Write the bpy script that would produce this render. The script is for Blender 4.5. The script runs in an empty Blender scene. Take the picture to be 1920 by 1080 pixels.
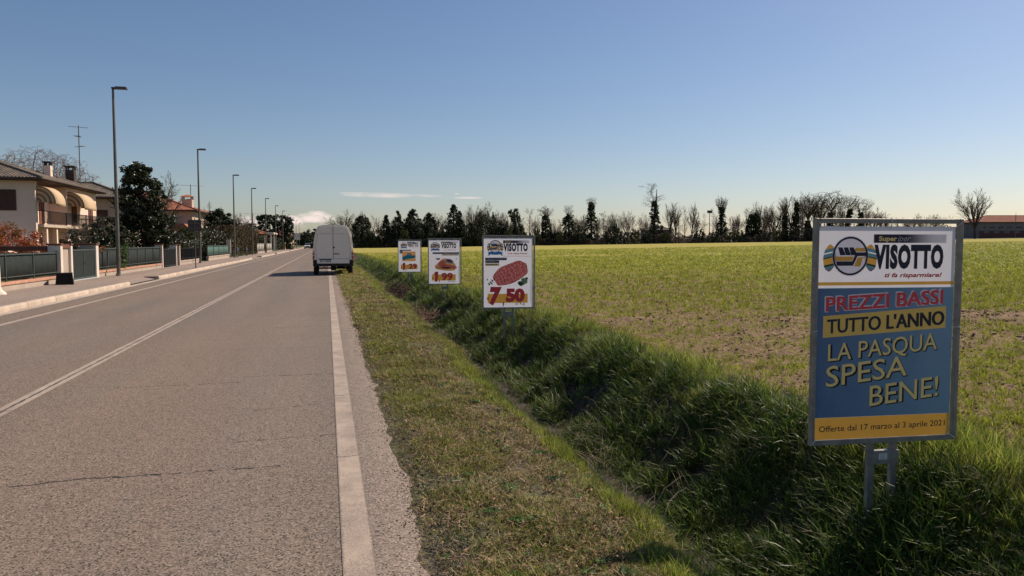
import bpy, math, random
import numpy as np
from math import radians as R, sin, cos, pi

scene = bpy.context.scene
COL = scene.collection
rng = np.random.default_rng(7)
random.seed(7)

# ------------------------------------------------------------------ camera, sky, sun, exposure
YAW, F, HOR, EYE = R(13.9), 1400.0, 456.0, 1.6
cam_d = bpy.data.cameras.new('camera'); cam = bpy.data.objects.new('camera', cam_d); COL.objects.link(cam)
cam_d.sensor_width = 36.0; cam_d.lens = F / 1920 * 36
cam_d.clip_start = 0.05; cam_d.clip_end = 20000
cam.location = (0, 0, EYE)
cam.rotation_euler = (R(90) - math.atan((540 - HOR) / F), 0, -YAW)
scene.camera = cam

SUN_EL, SUN_AZ = R(43.5), R(68)          # azimuth from +Y (road direction) towards +X
world = bpy.data.worlds.new('World'); scene.world = world; world.use_nodes = True
wt = world.node_tree; wn = wt.nodes; wn.clear()
out = wn.new('ShaderNodeOutputWorld'); bg = wn.new('ShaderNodeBackground')
sky = wn.new('ShaderNodeTexSky'); sky.sky_type = 'NISHITA'; sky.sun_disc = False
sky.sun_elevation = SUN_EL; sky.sun_rotation = SUN_AZ
sky.altitude = 50; sky.air_density = 1.0; sky.dust_density = .7; sky.ozone_density = 2.6
bg.inputs['Strength'].default_value = 0.075

def wnode(t, **kw):
    n = wn.new(t)
    for k, v in kw.items(): setattr(n, k, v)
    return n
def wmath(op, a, b=None, c=None, clamp=False):
    n = wn.new('ShaderNodeMath'); n.operation = op; n.use_clamp = clamp
    for i, v in enumerate((a, b, c)):
        if v is None: continue
        if isinstance(v, (int, float)): n.inputs[i].default_value = v
        else: wt.links.new(v, n.inputs[i])
    return n.outputs[0]
geo = wnode('ShaderNodeTexCoord'); sep = wnode('ShaderNodeSeparateXYZ')
wt.links.new(geo.outputs['Generated'], sep.inputs[0])
dx, dy, dz = sep.outputs
# small far clouds low over the end of the road: (azimuth from +Y, elevation, half width, half height) in radians
az = wmath('ARCTAN2', dx, dy); el = wmath('ARCSINE', dz)
cmb = wnode('ShaderNodeCombineXYZ'); wt.links.new(az, cmb.inputs[0]); wt.links.new(el, cmb.inputs[1])
mp = wnode('ShaderNodeMapping'); mp.inputs['Scale'].default_value = (28, 90, 1); wt.links.new(cmb.outputs[0], mp.inputs[0])
nz = wnode('ShaderNodeTexNoise'); nz.inputs['Scale'].default_value = 1.0; nz.inputs['Detail'].default_value = 7; wt.links.new(mp.outputs[0], nz.inputs['Vector'])
def skypos(px, py):
    a = math.atan((px - 960) / F); return a + YAW, math.atan((HOR - py) / F * cos(a))
total = None
for px, py, w, h, dens in ((735, 367, 85, 4.6, .62), (690, 363, 50, 2.6, .5), (878, 371.5, 28, 2.2, .5), (857, 364, 6, 1.6, .4),
                           (592, 408, 34, 12, 1.5), (552, 413, 26, 10, 1.1), (470, 415, 28, 10, .8), (520, 424, 60, 7, .3), (1345, 412, 34, 7, .25), (1500, 420, 120, 9, .2)):
    ca, ce = skypos(px, py)
    u = wmath('DIVIDE', wmath('SUBTRACT', az, ca), w / F); v = wmath('DIVIDE', wmath('SUBTRACT', el, ce), h / F)
    d = wmath('SUBTRACT', 1.0, wmath('ADD', wmath('MULTIPLY', u, u), wmath('MULTIPLY', v, v)))
    m = wmath('MULTIPLY', wmath('ADD', d, wmath('MULTIPLY', wmath('SUBTRACT', nz.outputs[0], .5), 3.2)), dens * .8, clamp=True)
    m = wmath('MULTIPLY', m, wmath('ADD', d, 1.0, clamp=True))
    total = m if total is None else wmath('MAXIMUM', total, m)
mixc = wnode('ShaderNodeMix', data_type='RGBA')
hs = wnode('ShaderNodeHueSaturation'); hs.inputs['Saturation'].default_value = 1.09; wt.links.new(sky.outputs[0], hs.inputs['Color'])
wt.links.new(total, mixc.inputs['Factor']); tint = wnode('ShaderNodeMix', data_type='RGBA', blend_type='MULTIPLY'); tint.inputs['Factor'].default_value = 1; tint.inputs['B'].default_value = (1.03, .975, 1.0, 1); wt.links.new(hs.outputs[0], tint.inputs['A']); wt.links.new(tint.outputs['Result'], mixc.inputs['A'])
mixc.inputs['B'].default_value = (10.6, 8.9, 8.3, 1)
wt.links.new(mixc.outputs['Result'], bg.inputs['Color']); wt.links.new(bg.outputs[0], out.inputs[0])

sd = bpy.data.lights.new('sun', 'SUN'); sd.energy = 4.9; sd.angle = R(.53); sd.color = (1, .865, .71)
sun = bpy.data.objects.new('sun', sd); COL.objects.link(sun)
from mathutils import Vector, Matrix
S = Vector((sin(SUN_AZ) * cos(SUN_EL), cos(SUN_AZ) * cos(SUN_EL), sin(SUN_EL)))
sun.rotation_euler = S.to_track_quat('Z', 'Y').to_euler(); sun.location = (20, 10, 40)
scene.view_settings.view_transform = 'Standard'; scene.view_settings.look = 'None'
scene.view_settings.exposure = 0.25; scene.view_settings.gamma = 1; scene.view_settings.use_curve_mapping = False
scene.cycles.max_bounces = 6; scene.cycles.transparent_max_bounces = 12

# ------------------------------------------------------------------ materials
MATS = {}
def srgb(r, g, b):
    f = lambda c: (c / 255 / 12.92) if c / 255 <= .04045 else ((c / 255 + .055) / 1.055) ** 2.4
    return (f(r), f(g), f(b))
class NT:
    def __init__(s, name):
        m = bpy.data.materials.new(name); m.use_nodes = True; s.m = m; s.t = m.node_tree; s.n = s.t.nodes
        s.b = s.n['Principled BSDF']; s.out = s.n['Material Output']
    def new(s, t, **kw):
        n = s.n.new(t)
        for k, v in kw.items(): setattr(n, k, v)
        return n
    def link(s, a, b): s.t.links.new(a, b)
    def math(s, op, a, b=None, c=None, clamp=False):
        n = s.n.new('ShaderNodeMath'); n.operation = op; n.use_clamp = clamp
        for i, v in enumerate((a, b, c)):
            if v is None: continue
            if isinstance(v, (int, float)): n.inputs[i].default_value = v
            else: s.link(v, n.inputs[i])
        return n.outputs[0]
    def mix(s, f, a, b):
        n = s.n.new('ShaderNodeMix'); n.data_type = 'RGBA'
        for v, i in ((f, 'Factor'), (a, 'A'), (b, 'B')):
            if isinstance(v, (int, float)): n.inputs[i].default_value = v
            elif isinstance(v, tuple): n.inputs[i].default_value = (*v[:3], 1)
            else: s.link(v, n.inputs[i])
        return n.outputs['Result']
    def noise(s, scale, detail=4, vec=None, rough=.55, out=0):
        n = s.n.new('ShaderNodeTexNoise'); n.inputs['Scale'].default_value = scale; n.inputs['Detail'].default_value = detail
        n.inputs['Roughness'].default_value = rough
        if vec is not None: s.link(vec, n.inputs['Vector'])
        return n.outputs[out]
    def ramp(s, f, lo, hi):   # smooth 0..1 between lo and hi
        n = s.n.new('ShaderNodeMapRange'); n.interpolation_type = 'SMOOTHSTEP'
        s.link(f, n.inputs[0]); n.inputs[1].default_value = lo; n.inputs[2].default_value = hi
        return n.outputs[0]
    def pos(s): return s.new('ShaderNodeNewGeometry').outputs['Position']
    def obj(s): return s.new('ShaderNodeTexCoord').outputs['Object']
    def bump(s, h, strength=.3, dist=.01):
        n = s.n.new('ShaderNodeBump'); n.inputs['Strength'].default_value = strength; n.inputs['Distance'].default_value = dist
        s.link(h, n.inputs['Height']); s.link(n.outputs[0], s.b.inputs['Normal'])

def mk(name, c1, c2=None, scale=3., rough=.8, metal=0., bump=0., bscale=None, spec=.3, island=0., transl=0., dirt=0.):
    if name in MATS: return MATS[name]
    t = NT(name); p = t.obj(); c2 = c2 or tuple(x * .82 for x in c1)
    f = t.ramp(t.noise(scale, 6, p), .35, .65)
    c = t.mix(f, c1, c2)
    if island:
        r = t.new('ShaderNodeNewGeometry').outputs['Random Per Island']; oi = t.new('ShaderNodeObjectInfo').outputs['Random']
        k = t.math('MULTIPLY_ADD', t.math('FRACT', t.math('ADD', r, oi)), 2 * island, 1 - island)
        v = t.new('ShaderNodeHueSaturation'); t.link(c, v.inputs['Color']); t.link(k, v.inputs['Value']); c = v.outputs[0]
    if dirt:
        g = t.noise(scale * 6, 5, p, .7)
        c = t.mix(t.math('MULTIPLY', t.ramp(g, .5, .75), dirt), c, tuple(x * .45 for x in c1))
    t.link(c, t.b.inputs['Base Color'])
    t.b.inputs['Roughness'].default_value = rough; t.b.inputs['Metallic'].default_value = metal
    t.b.inputs['Specular IOR Level'].default_value = spec
    if bump: t.bump(t.noise(bscale or scale * 8, 5, p), bump, .01)
    if transl:
        tr = t.new('ShaderNodeBsdfTranslucent'); mx = t.new('ShaderNodeMixShader'); mx.inputs[0].default_value = transl
        v = t.new('ShaderNodeHueSaturation'); v.inputs['Saturation'].default_value = 1.15; v.inputs['Value'].default_value = 1.5; t.link(c, v.inputs['Color'])
        t.link(v.outputs[0], tr.inputs[0]); t.link(t.b.outputs[0], mx.inputs[1]); t.link(tr.outputs[0], mx.inputs[2]); t.link(mx.outputs[0], t.out.inputs[0])
    MATS[name] = t.m; return t.m

# ------------------------------------------------------------------ mesh tools
def np_mesh(name, V, faces=None, quads=None, tris=None, mat_idx=None, smooth=False):
    me = bpy.data.meshes.new(name)
    V = np.asarray(V, np.float32)
    if faces is not None:
        me.from_pydata(V.tolist(), [], faces)
    else:
        parts, sizes = [], []
        if quads is not None and len(quads): parts.append(np.asarray(quads, np.int32).ravel()); sizes.append(np.full(len(quads), 4, np.int32))
        if tris is not None and len(tris): parts.append(np.asarray(tris, np.int32).ravel()); sizes.append(np.full(len(tris), 3, np.int32))
        li = np.concatenate(parts); sz = np.concatenate(sizes)
        me.vertices.add(len(V)); me.vertices.foreach_set('co', V.ravel())
        me.loops.add(len(li)); me.loops.foreach_set('vertex_index', li)
        me.polygons.add(len(sz)); st = np.concatenate(([0], np.cumsum(sz)[:-1])).astype(np.int32)
        me.polygons.foreach_set('loop_start', st)
        me.update(calc_edges=True)
    if mat_idx is not None: me.polygons.foreach_set('material_index', np.asarray(mat_idx, np.int32))
    if smooth: me.polygons.foreach_set('use_smooth', np.ones(len(me.polygons), bool))
    me.update(); return me

def link(name, me, mats=None, parent=None, loc=None, **props):
    o = bpy.data.objects.new(name, me); COL.objects.link(o)
    if mats is not None:
        for m in (mats if isinstance(mats, (list, tuple)) else [mats]): me.materials.append(m)
    if parent is not None: o.parent = parent
    if loc is not None: o.location = loc
    for k, v in props.items():
        if v: o[k] = v
    return o
def thing(name, label, cat, loc=(0, 0, 0), rz=0., group=None):
    o = bpy.data.objects.new(name, None); COL.objects.link(o); o.empty_display_size = .3
    o.location = loc; o.rotation_euler = (0, 0, rz); o['label'] = label; o['category'] = cat
    if group: o['group'] = group
    return o
def copy_thing(root, loc, rz=0., label=None, scale=None, group=None):
    def cp(o, par):
        c = o.copy(); COL.objects.link(c)
        if par is not None: c.parent = par
        for ch in o.children: cp(ch, c)
        return c
    r = cp(root, None); r.location = loc; r.rotation_euler = (0, 0, rz)
    if label: r['label'] = label
    if group: r['group'] = group
    if scale is not None: r.scale = scale if hasattr(scale, '__len__') else (scale,) * 3
    return r

class MB:
    def __init__(s): s.v = []; s.f = []; s.m = []; s.c = 0
    def add(s, V, Fs, mi=0):
        V = [tuple(map(float, p)) for p in V]
        for f in Fs: s.f.append(tuple(i + s.c for i in f)); s.m.append(mi)
        s.v += V; s.c += len(V); return s
    def box(s, x0, x1, y0, y1, z0, z1, mi=0, rz=0., o=(0, 0, 0)):
        V = [(x, y, z) for z in (z0, z1) for y in (y0, y1) for x in (x0, x1)]
        if rz: V = [(o[0] + x * cos(rz) - y * sin(rz), o[1] + x * sin(rz) + y * cos(rz), o[2] + z) for x, y, z in V]
        elif o != (0, 0, 0): V = [(x + o[0], y + o[1], z + o[2]) for x, y, z in V]
        return s.add(V, [(0, 2, 3, 1), (4, 5, 7, 6), (0, 1, 5, 4), (2, 6, 7, 3), (0, 4, 6, 2), (1, 3, 7, 5)], mi)
    def bbox(s, x0, x1, y0, y1, z0, z1, b=.01, mi=0):        # box with chamfered upright and top edges
        def ring(d, z): return [(x0 + d + b, y0 + d, z), (x1 - d - b, y0 + d, z), (x1 - d, y0 + d + b, z), (x1 - d, y1 - d - b, z), (x1 - d - b, y1 - d, z), (x0 + d + b, y1 - d, z), (x0 + d, y1 - d - b, z), (x0 + d, y0 + d + b, z)]
        V = ring(0, z0) + ring(0, z1 - b) + ring(b, z1)
        Fs = [tuple(range(7, -1, -1)), tuple(range(16, 24))]
        for k in (0, 8):
            for i in range(8): j = (i + 1) % 8; Fs.append((k + i, k + j, k + 8 + j, k + 8 + i))
        return s.add(V, Fs, mi)
    def tube(s, pts, r, n=8, mi=0, cap=True):
        pts = [Vector(p) for p in pts]; rs = r if hasattr(r, '__len__') else [r] * len(pts)
        V = []; Fs = []
        for i, p in enumerate(pts):
            d = (pts[min(i + 1, len(pts) - 1)] - pts[max(i - 1, 0)]).normalized()
            a = d.cross(Vector((0, 0, 1))) if abs(d.z) < .95 else d.cross(Vector((0, 1, 0)))
            a.normalize(); b = d.cross(a)
            for k in range(n):
                t = 2 * pi * k / n; V.append(p + (a * cos(t) + b * sin(t)) * rs[i])
        for i in range(len(pts) - 1):
            for k in range(n):
                j = (k + 1) % n; Fs.append((i * n + k, i * n + j, (i + 1) * n + j, (i + 1) * n + k))
        if cap: Fs.append(tuple(range(n - 1, -1, -1))); Fs.append(tuple(range((len(pts) - 1) * n, len(pts) * n)))
        return s.add(V, Fs, mi)
    def prism(s, poly, axis, a0, a1, mi=0):      # poly: 2-D points; axis 'x': (y,z) poly swept in x; 'y': (x,z); 'z': (x,y)
        n = len(poly)
        def P(p, a): return {'x': (a, p[0], p[1]), 'y': (p[0], a, p[1]), 'z': (p[0], p[1], a)}[axis]
        V = [P(p, a0) for p in poly] + [P(p, a1) for p in poly]
        Fs = [tuple(range(n)), tuple(range(2 * n - 1, n - 1, -1))] + [(i, i + n, (i + 1) % n + n, (i + 1) % n) for i in range(n)]
        return s.add(V, Fs, mi)
    def build(s, name, mats, parent=None, loc=None, smooth=False, **props):
        me = bpy.data.meshes.new(name); me.from_pydata(s.v, [], s.f)
        me.polygons.foreach_set('material_index', s.m)
        if smooth: me.polygons.foreach_set('use_smooth', [True] * len(s.f))
        me.update()
        return link(name, me, mats, parent, loc, **props)

# where things stand: world position for a photo column px at depth Z, or on the line X = const
def at(px, Z):
    a = (px - 960) / F * Z
    return a * cos(YAW) + Z * sin(YAW), Z * cos(YAW) - a * sin(YAW)
def yx(px, X):
    a = (px - 960) / F
    return X * (cos(YAW) - a * sin(YAW)) / (a * cos(YAW) + sin(YAW))
def depth(x, y): return x * sin(YAW) + y * cos(YAW)
def hz(py, Z): return EYE - (py - HOR) * Z / F
# ------------------------------------------------------------------ terrain
PX = np.array([-3000, -40, -9.9, -9.62, -7.2, .30, .55, .8, 1.5, 1.78, 1.95, 2.35, 2.6, 2.95, 3.2, 3.55, 4.0, 4.2, 5.2, 3000])
PZ = np.array([.12, .12, .12, -.04, -.04, -.035, -.012, .012, -.01, -.05, -.14, -.58, -.74, -.74, -.62, -.34, .02, .08, .03, .03])
def vnoise(x, y, s, seed=0):
    x = np.asarray(x, float) * s; y = np.asarray(y, float) * s
    xi = np.floor(x).astype(np.int64); yi = np.floor(y).astype(np.int64); xf = x - xi; yf = y - yi
    def h(a, b):
        n = (a * 374761393 + b * 668265263 + seed * 974634777) & 0x7fffffff
        n = ((n ^ (n >> 13)) * 1274126177) & 0x7fffffff
        return ((n ^ (n >> 16)) & 0xffff) / 65535.
    u = xf * xf * (3 - 2 * xf); v = yf * yf * (3 - 2 * yf)
    return (h(xi, yi) * (1 - u) + h(xi + 1, yi) * u) * (1 - v) + (h(xi, yi + 1) * (1 - u) + h(xi + 1, yi + 1) * u) * v
def wobble(y): return (vnoise(y, y * 0, .35, 3) - .5) * .35 + (vnoise(y, y * 0, 1.3, 4) - .5) * .12
def terrain(x, y):
    x = np.asarray(x, float); y = np.asarray(y, float)
    w = wobble(y); k = np.clip((x - .9) / .9, 0, 1) * np.clip((8 - x) / 3, 0, 1)
    z = np.interp(x - w * k, PX, PZ)
    ditch = np.clip(1 - (y - 40) / 60, .35, 1)
    z = np.where((x > 1.5) & (x < 5.2), (z + .01) * ditch, z)
    z = z + np.where(x > 5, .0152 * (np.minimum(x, 420) - 5), 0)
    rough = np.clip((x - .55) / .4, 0, 1)
    z = z + rough * ((vnoise(x, y, 1.7, 1) - .5) * .06 + (vnoise(x, y, 6, 2) - .5) * .035)
    fieldm = np.clip((x - 4.8) / .5, 0, 1) * np.clip((90 - y) / 60, 0, 1)
    z = z + fieldm * ((vnoise(x, y, 4.5, 9) - .5) * .07 + (vnoise(x, y, 11, 8) - .5) * .04)
    return z
def tz(x, y): return float(terrain(np.array([x]), np.array([y]))[0])

def ground_mats():
    # rough grass soil of verge and ditch
    t = NT('verge_soil'); p = t.pos(); a = t.ramp(t.noise(1.6, 6, p), .4, .62); b = t.ramp(t.noise(30, 6, p, .7), .36, .58)
    far_ = t.new('ShaderNodeSeparateXYZ'); t.link(p, far_.inputs[0]); c = t.mix(a, (.15, .16, .045), (.20, .15, .08)); c = t.mix(b, c, (.05, .04, .025))
    t.link(c, t.b.inputs['Base Color']); t.b.inputs['Roughness'].default_value = .95; t.bump(t.noise(45, 5, p, .7), .8, .02); verge = t.m
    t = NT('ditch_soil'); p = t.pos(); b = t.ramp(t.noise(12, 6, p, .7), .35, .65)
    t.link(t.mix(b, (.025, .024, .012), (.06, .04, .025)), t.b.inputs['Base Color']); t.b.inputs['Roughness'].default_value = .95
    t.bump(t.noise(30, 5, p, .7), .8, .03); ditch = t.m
    # field: brown clods with green seedling rows showing more the farther one looks across them
    t = NT('field_soil'); p = t.pos(); sp = t.new('ShaderNodeSeparateXYZ'); t.link(p, sp.inputs[0])
    mp2 = t.new('ShaderNodeMapping'); mp2.inputs['Scale'].default_value = (.8, 2.2, 1); mp2.inputs['Rotation'].default_value = (0, 0, -.12); t.link(p, mp2.inputs[0])
    big = t.noise(.055, 5, mp2.outputs[0], .6); mid = t.noise(.7, 5, p, .6); fine = t.noise(9, 6, p, .75); vf = t.noise(38, 3, p, .7)
    dist = t.math('POWER', t.math('ADD', t.math('MULTIPLY', sp.outputs[0], sp.outputs[0]), t.math('MULTIPLY', sp.outputs[1], sp.outputs[1])), .5)
    far = t.ramp(dist, 18, 62)
    soil = t.mix(t.ramp(fine, .35, .66), (.29, .20, .12), (.12, .08, .052))
    soil = t.mix(t.ramp(vf, .58, .72), soil, (.36, .27, .18))
    green = t.mix(t.ramp(t.noise(2.5, 5, p), .35, .65), (.34, .31, .065), (.27, .27, .045))
    green = t.mix(t.ramp(big, .4, .66), green, (.38, .30, .10))
    cover = t.math('ADD', t.math('ADD', t.math('MULTIPLY', far, .62), t.math('MULTIPLY_ADD', big, .9, -.42)), t.math('MULTIPLY_ADD', mid, .7, -.3))
    cover = t.math('ADD', cover, t.math('MULTIPLY_ADD', fine, 1.0, -.42), clamp=True)
    t.link(t.mix(t.ramp(cover, .2, .62), soil, green), t.b.inputs['Base Color']); t.b.inputs['Roughness'].default_value = 1
    t.b.inputs['Specular IOR Level'].default_value = .1
    h = t.math('ADD', t.noise(16, 5, p, .7), t.math('MULTIPLY', t.noise(3, 3, p), .8)); t.bump(h, .9, .05); field = t.m
    lawn = mk('garden_lawn', (.07, .085, .025), (.11, .10, .045), .8, .95, bump=.5, bscale=20)
    wood = mk('woodland_floor', (.05, .05, .025), (.09, .07, .045), .3, .95)
    return [lawn, verge, ditch, field, wood]
GM = ground_mats()
gx = np.concatenate(([-3000, -1200, -500, -200, -90, -40, -20, -12, -9.9, -9.62, -7.2, -2, .30], np.arange(.42, 5.3, .09), np.arange(5.4, 12, .22), np.arange(12.4, 30, .7), np.arange(31, 70, 2.5), np.arange(75, 420, 12), [420, 600, 1200, 3000]))
gy = np.concatenate(([-3000, -600, -100, -30, -10, -4, 0, 1, 1.8], np.arange(2.4, 14, .1), np.arange(14.2, 34, .3), np.arange(35, 80, 1.2), np.arange(82, 250, 6), [256, 300, 420, 700, 1200, 3000, 9000]))
XX, YY = np.meshgrid(gx, gy); ZZ = terrain(XX, YY); nx, ny = len(gx), len(gy)
idx = np.arange(nx * ny).reshape(ny, nx)
q = np.stack([idx[:-1, :-1], idx[:-1, 1:], idx[1:, 1:], idx[1:, :-1]], -1).reshape(-1, 4)
cx = (XX[:-1, :-1] + XX[1:, 1:]).ravel() / 2; cy = (YY[:-1, :-1] + YY[1:, 1:]).ravel() / 2
wx = cx - wobble(cy)
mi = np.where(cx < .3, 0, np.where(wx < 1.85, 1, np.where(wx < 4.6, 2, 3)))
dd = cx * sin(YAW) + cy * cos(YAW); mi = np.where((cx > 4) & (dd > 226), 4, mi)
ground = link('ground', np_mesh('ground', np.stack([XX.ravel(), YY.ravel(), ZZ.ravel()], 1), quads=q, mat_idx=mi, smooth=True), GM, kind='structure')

# ------------------------------------------------------------------ road
def asphalt(name, c1, c2, cracks=(), grain=1.0):
    t = NT(name); p = t.pos(); sp = t.new('ShaderNodeSeparateXYZ'); t.link(p, sp.inputs[0])
    vo = t.new('ShaderNodeTexVoronoi'); vo.inputs['Scale'].default_value = 120; t.link(p, vo.inputs['Vector'])
    sv = t.new('ShaderNodeSeparateColor'); t.link(vo.outputs['Color'], sv.inputs[0])
    mpp = t.new('ShaderNodeMapping'); mpp.inputs['Scale'].default_value = (1, .12, 1); t.link(p, mpp.inputs[0])
    big = t.ramp(t.noise(.9, 6, mpp.outputs[0]), .32, .68); pat = t.ramp(t.noise(.35, 5, p), .4, .62)
    c = t.mix(big, c1, c2); c = t.mix(t.math('MULTIPLY', pat, .35), c, tuple(x * .8 for x in c1))
    wt_ = t.math('SINE', t.math('MULTIPLY_ADD', sp.outputs[0], 4.1, 1.2)); pk = t.ramp(t.noise(.5, 4, mpp.outputs[0]), .48, .62)
    c = t.mix(t.math('MULTIPLY', t.math('MULTIPLY_ADD', wt_, .5, .5), .30), c, tuple(x * .80 for x in c2)); c = t.mix(t.math('MULTIPLY', pk, .35), c, (c1[0] * 1.12, c1[1] * .98, c1[2] * .92))
    g = t.math('MULTIPLY_ADD', sv.outputs[0], 1.05 * grain, 1 - .5 * grain)
    g = t.math('MULTIPLY', g, t.math('MULTIPLY_ADD', t.ramp(t.noise(60, 4, p, .8), .3, .7), .5, .75))
    vv = t.new('ShaderNodeHueSaturation'); t.link(c, vv.inputs['Color']); t.link(g, vv.inputs['Value']); c = vv.outputs[0]
    c = t.mix(t.math('MULTIPLY', t.ramp(sv.outputs[1], .955, .97), .6), c, (.42, .34, .28)); c = t.mix(t.ramp(sv.outputs[2], .90, .93), c, (.03, .026, .024))
    f = None
    for (y0, x0, x1, w, sl) in cracks:
        wob = t.math('MULTIPLY_ADD', t.noise(1.1, 8, p, .75), .34, -.17)
        e = t.math('ABSOLUTE', t.math('SUBTRACT', t.math('ADD', sp.outputs[1], wob), t.math('MULTIPLY_ADD', sp.outputs[0], sl, y0)))
        k = t.math('MULTIPLY', t.math('LESS_THAN', e, w), t.math('MULTIPLY', t.math('GREATER_THAN', sp.outputs[0], x0), t.math('LESS_THAN', sp.outputs[0], x1)))
        k = t.math('MULTIPLY', k, t.ramp(t.noise(7, 3, p), .38, .5))
        f = k if f is None else t.math('MAXIMUM', f, k)
    if f is not None: c = t.mix(f, c, (.02, .016, .014))
    t.link(c, t.b.inputs['Base Color']); t.b.inputs['Roughness'].default_value = .78; t.b.inputs['Specular IOR Level'].default_value = .22
    t.bump(t.math('ADD', sv.outputs[0], t.noise(160, 3, p)), .4, .004)
    return t.m
A1, A2 = (.205, .157, .122), (.170, .138, .112)
m_road = asphalt('asphalt', A1, A2, [(5.55, -2.9, -.35, .011, .02), (6.35, -.8, .1, .006, 0.03), (9.1, -2.3, -1.0, .009, .05), (9.35, -1.0, .1, .008, -.02), (11.9, -1.6, -.2, .009, .02), (14.8, -1.0, .1, .014, .0), (17.2, -1.2, .1, .012, .04), (4.2, -2.9, -2.1, .01, .1), (7.6, -.7, -.1, .008, .2)])
m_edge = asphalt('shoulder_asphalt', (.215, .166, .136), (.165, .134, .112), grain=.9)
m_walk = asphalt('pavement_asphalt', (.31, .24, .195), (.27, .215, .178), grain=.6)

def road_mesh():
    ys = np.concatenate((np.arange(-12, 30, .15), np.arange(30, 90, 1.), np.arange(95, 400, 12), [600, 1000, 1600]))
    e = .50 + np.clip((vnoise(ys, ys * 0, .6, 21) - .5) * .12 + (vnoise(ys, ys * 0, 4, 22) - .5) * .07 + (vnoise(ys, ys * 0, 13, 23) - .5) * .06, -.2, .2)
    V = []; n = len(ys)
    for x in (-7.0, -3.0, .1): V += [(x, y, 0) for y in ys]
    V += [(a, y, -.003) for a, y in zip(e, ys)]; V += [(a + .02, y, -.05) for a, y in zip(e, ys)]
    Q = [(c * n + i, (c + 1) * n + i, (c + 1) * n + i + 1, c * n + i + 1) for c in range(4) for i in range(n - 1)]
    mi = [0] * (2 * (n - 1)) + [1] * (2 * (n - 1))
    return np_mesh('road', V, quads=Q, mat_idx=mi)
link('road', road_mesh(), [m_road, m_edge], kind='structure')

def paint(name, wear, crackline=None):
    t = NT(name); p = t.pos(); sp = t.new('ShaderNodeSeparateXYZ'); t.link(p, sp.inputs[0])
    n1 = t.noise(150, 3, p, .8); n2 = t.noise(2.2, 5, p); w = t.ramp(t.math('ADD', t.math('MULTIPLY', n1, .85), t.math('MULTIPLY', n2, .35)), wear - .05, wear + .03)
    c = t.mix(t.ramp(t.noise(5, 6, p), .35, .65), (.43, .335, .26), (.345, .27, .213))
    c = t.mix(w, c, (.17, .135, .11))
    if name == 'edge_paint':
        ed = t.math('ADD', t.math('ABSOLUTE', t.math('SUBTRACT', sp.outputs[0], .1335)), t.math('MULTIPLY_ADD', t.noise(38, 5, p, .8), .05, -.025)); c = t.mix(t.ramp(ed, .070, .079), c, (.17, .135, .11))
    ln = t.math('LESS_THAN', t.math('ABSOLUTE', t.math('SUBTRACT', t.math('FRACT', t.math('MULTIPLY_ADD', sp.outputs[1], .43, t.math('MULTIPLY', t.noise(3, 3, p), .12))), .5)), .003)
    c = t.mix(ln, c, (.05, .04, .035))
    if crackline is not None:
        wob = t.math('MULTIPLY_ADD', t.noise(6, 6, p, .8), .06, -.03)
        e = t.math('ABSOLUTE', t.math('SUBTRACT', t.math('ADD', sp.outputs[0], wob), crackline))
        thick = t.math('MULTIPLY_ADD', t.noise(4, 4, p), .035, -.004)
        c = t.mix(t.math('LESS_THAN', e, thick), c, (.055, .045, .04))
    t.link(c, t.b.inputs['Base Color']); t.b.inputs['Roughness'].default_value = .7; t.bump(n1, .4, .003)
    return t.m
def strip(name, x0, x1, y0, y1, m, z=.004, step=2.0):
    ys = np.concatenate((np.arange(y0, min(y1, 60), step), [min(y1, 60), y1])) if y1 > 60 else np.arange(y0, y1 + step, step)
    V = [(x0, y, z) for y in ys] + [(x1, y, z) for y in ys]; n = len(ys)
    return link(name, np_mesh(name, V, quads=[(i, i + n, i + n + 1, i + 1) for i in range(n - 1)]), m, kind='structure')
strip('edge_line', .052, .215, -12, 900, paint('edge_paint', .66))
strip('edge_line', -6.28, -6.15, -12, 900, paint('far_edge_paint', .70))
strip('centre_line', -3.10, -2.94, -12, 900, paint('centre_paint', .68, -3.02))

# pavement, kerb stones and gutter on the left side
m_kerb = mk('kerb_concrete', (.54, .425, .33), (.43, .345, .275), 2.5, .85, bump=.3, bscale=40, island=.12, dirt=.35)
m_gut = mk('gutter_concrete', (.46, .365, .29), (.36, .29, .235), 1.2, .85, bump=.2, dirt=.3)
strip('gutter', -7.27, -6.98, -12, 400, m_gut, z=.006)
GAPS = [(31.3, 36.0), (79, 90), (113, 117), (156, 160), (205, 210)]
side = MB(); side.box(-9.62, -7.9, -12, 420, -.1, .128)
y0 = -12
for g0, g1 in GAPS + [(420, 421)]:
    side.box(-7.902, -7.412, y0, g0, -.1, .127); y0 = g1
for g0, g1 in GAPS: side.add([(-7.41, g0, .012), (-7.902, g0, .10), (-7.902, g1, .10), (-7.41, g1, .012)], [(0, 3, 2, 1)])
side.build('pavement', m_walk, kind='structure')
kerb = MB(); kerb.box(-7.408, -7.28, 78.9, 79, -.05, .13); kerb = kerb.build('kerb', m_kerb, kind='structure')
def kerbstone(L):
    b = MB(); b.prism([(-7.41, -.05), (-7.275, -.05), (-7.275, .085), (-7.29, .125), (-7.31, .138), (-7.41, .135)], 'y', .007, L - .007)
    me = bpy.data.meshes.new('kerb_stone'); me.from_pydata(b.v, [], b.f); me.materials.append(m_kerb); return me
ks = kerbstone(1.0); far = MB(); y = 8.0
while y < 400:
    ing = any(g0 - .5 < y + .5 < g1 + .3 for g0, g1 in GAPS)
    if not ing:
        if y < 79: o = link('kerb_stone', ks, parent=kerb, loc=(random.uniform(-.004, .004), y, random.uniform(-.004, .004)))
        else: far.box(-7.41, -7.28, y + .01, y + .99, -.05, .135)
    y += 1.0
far.build('kerb_run', m_kerb, kerb, kind='stuff')

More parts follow.
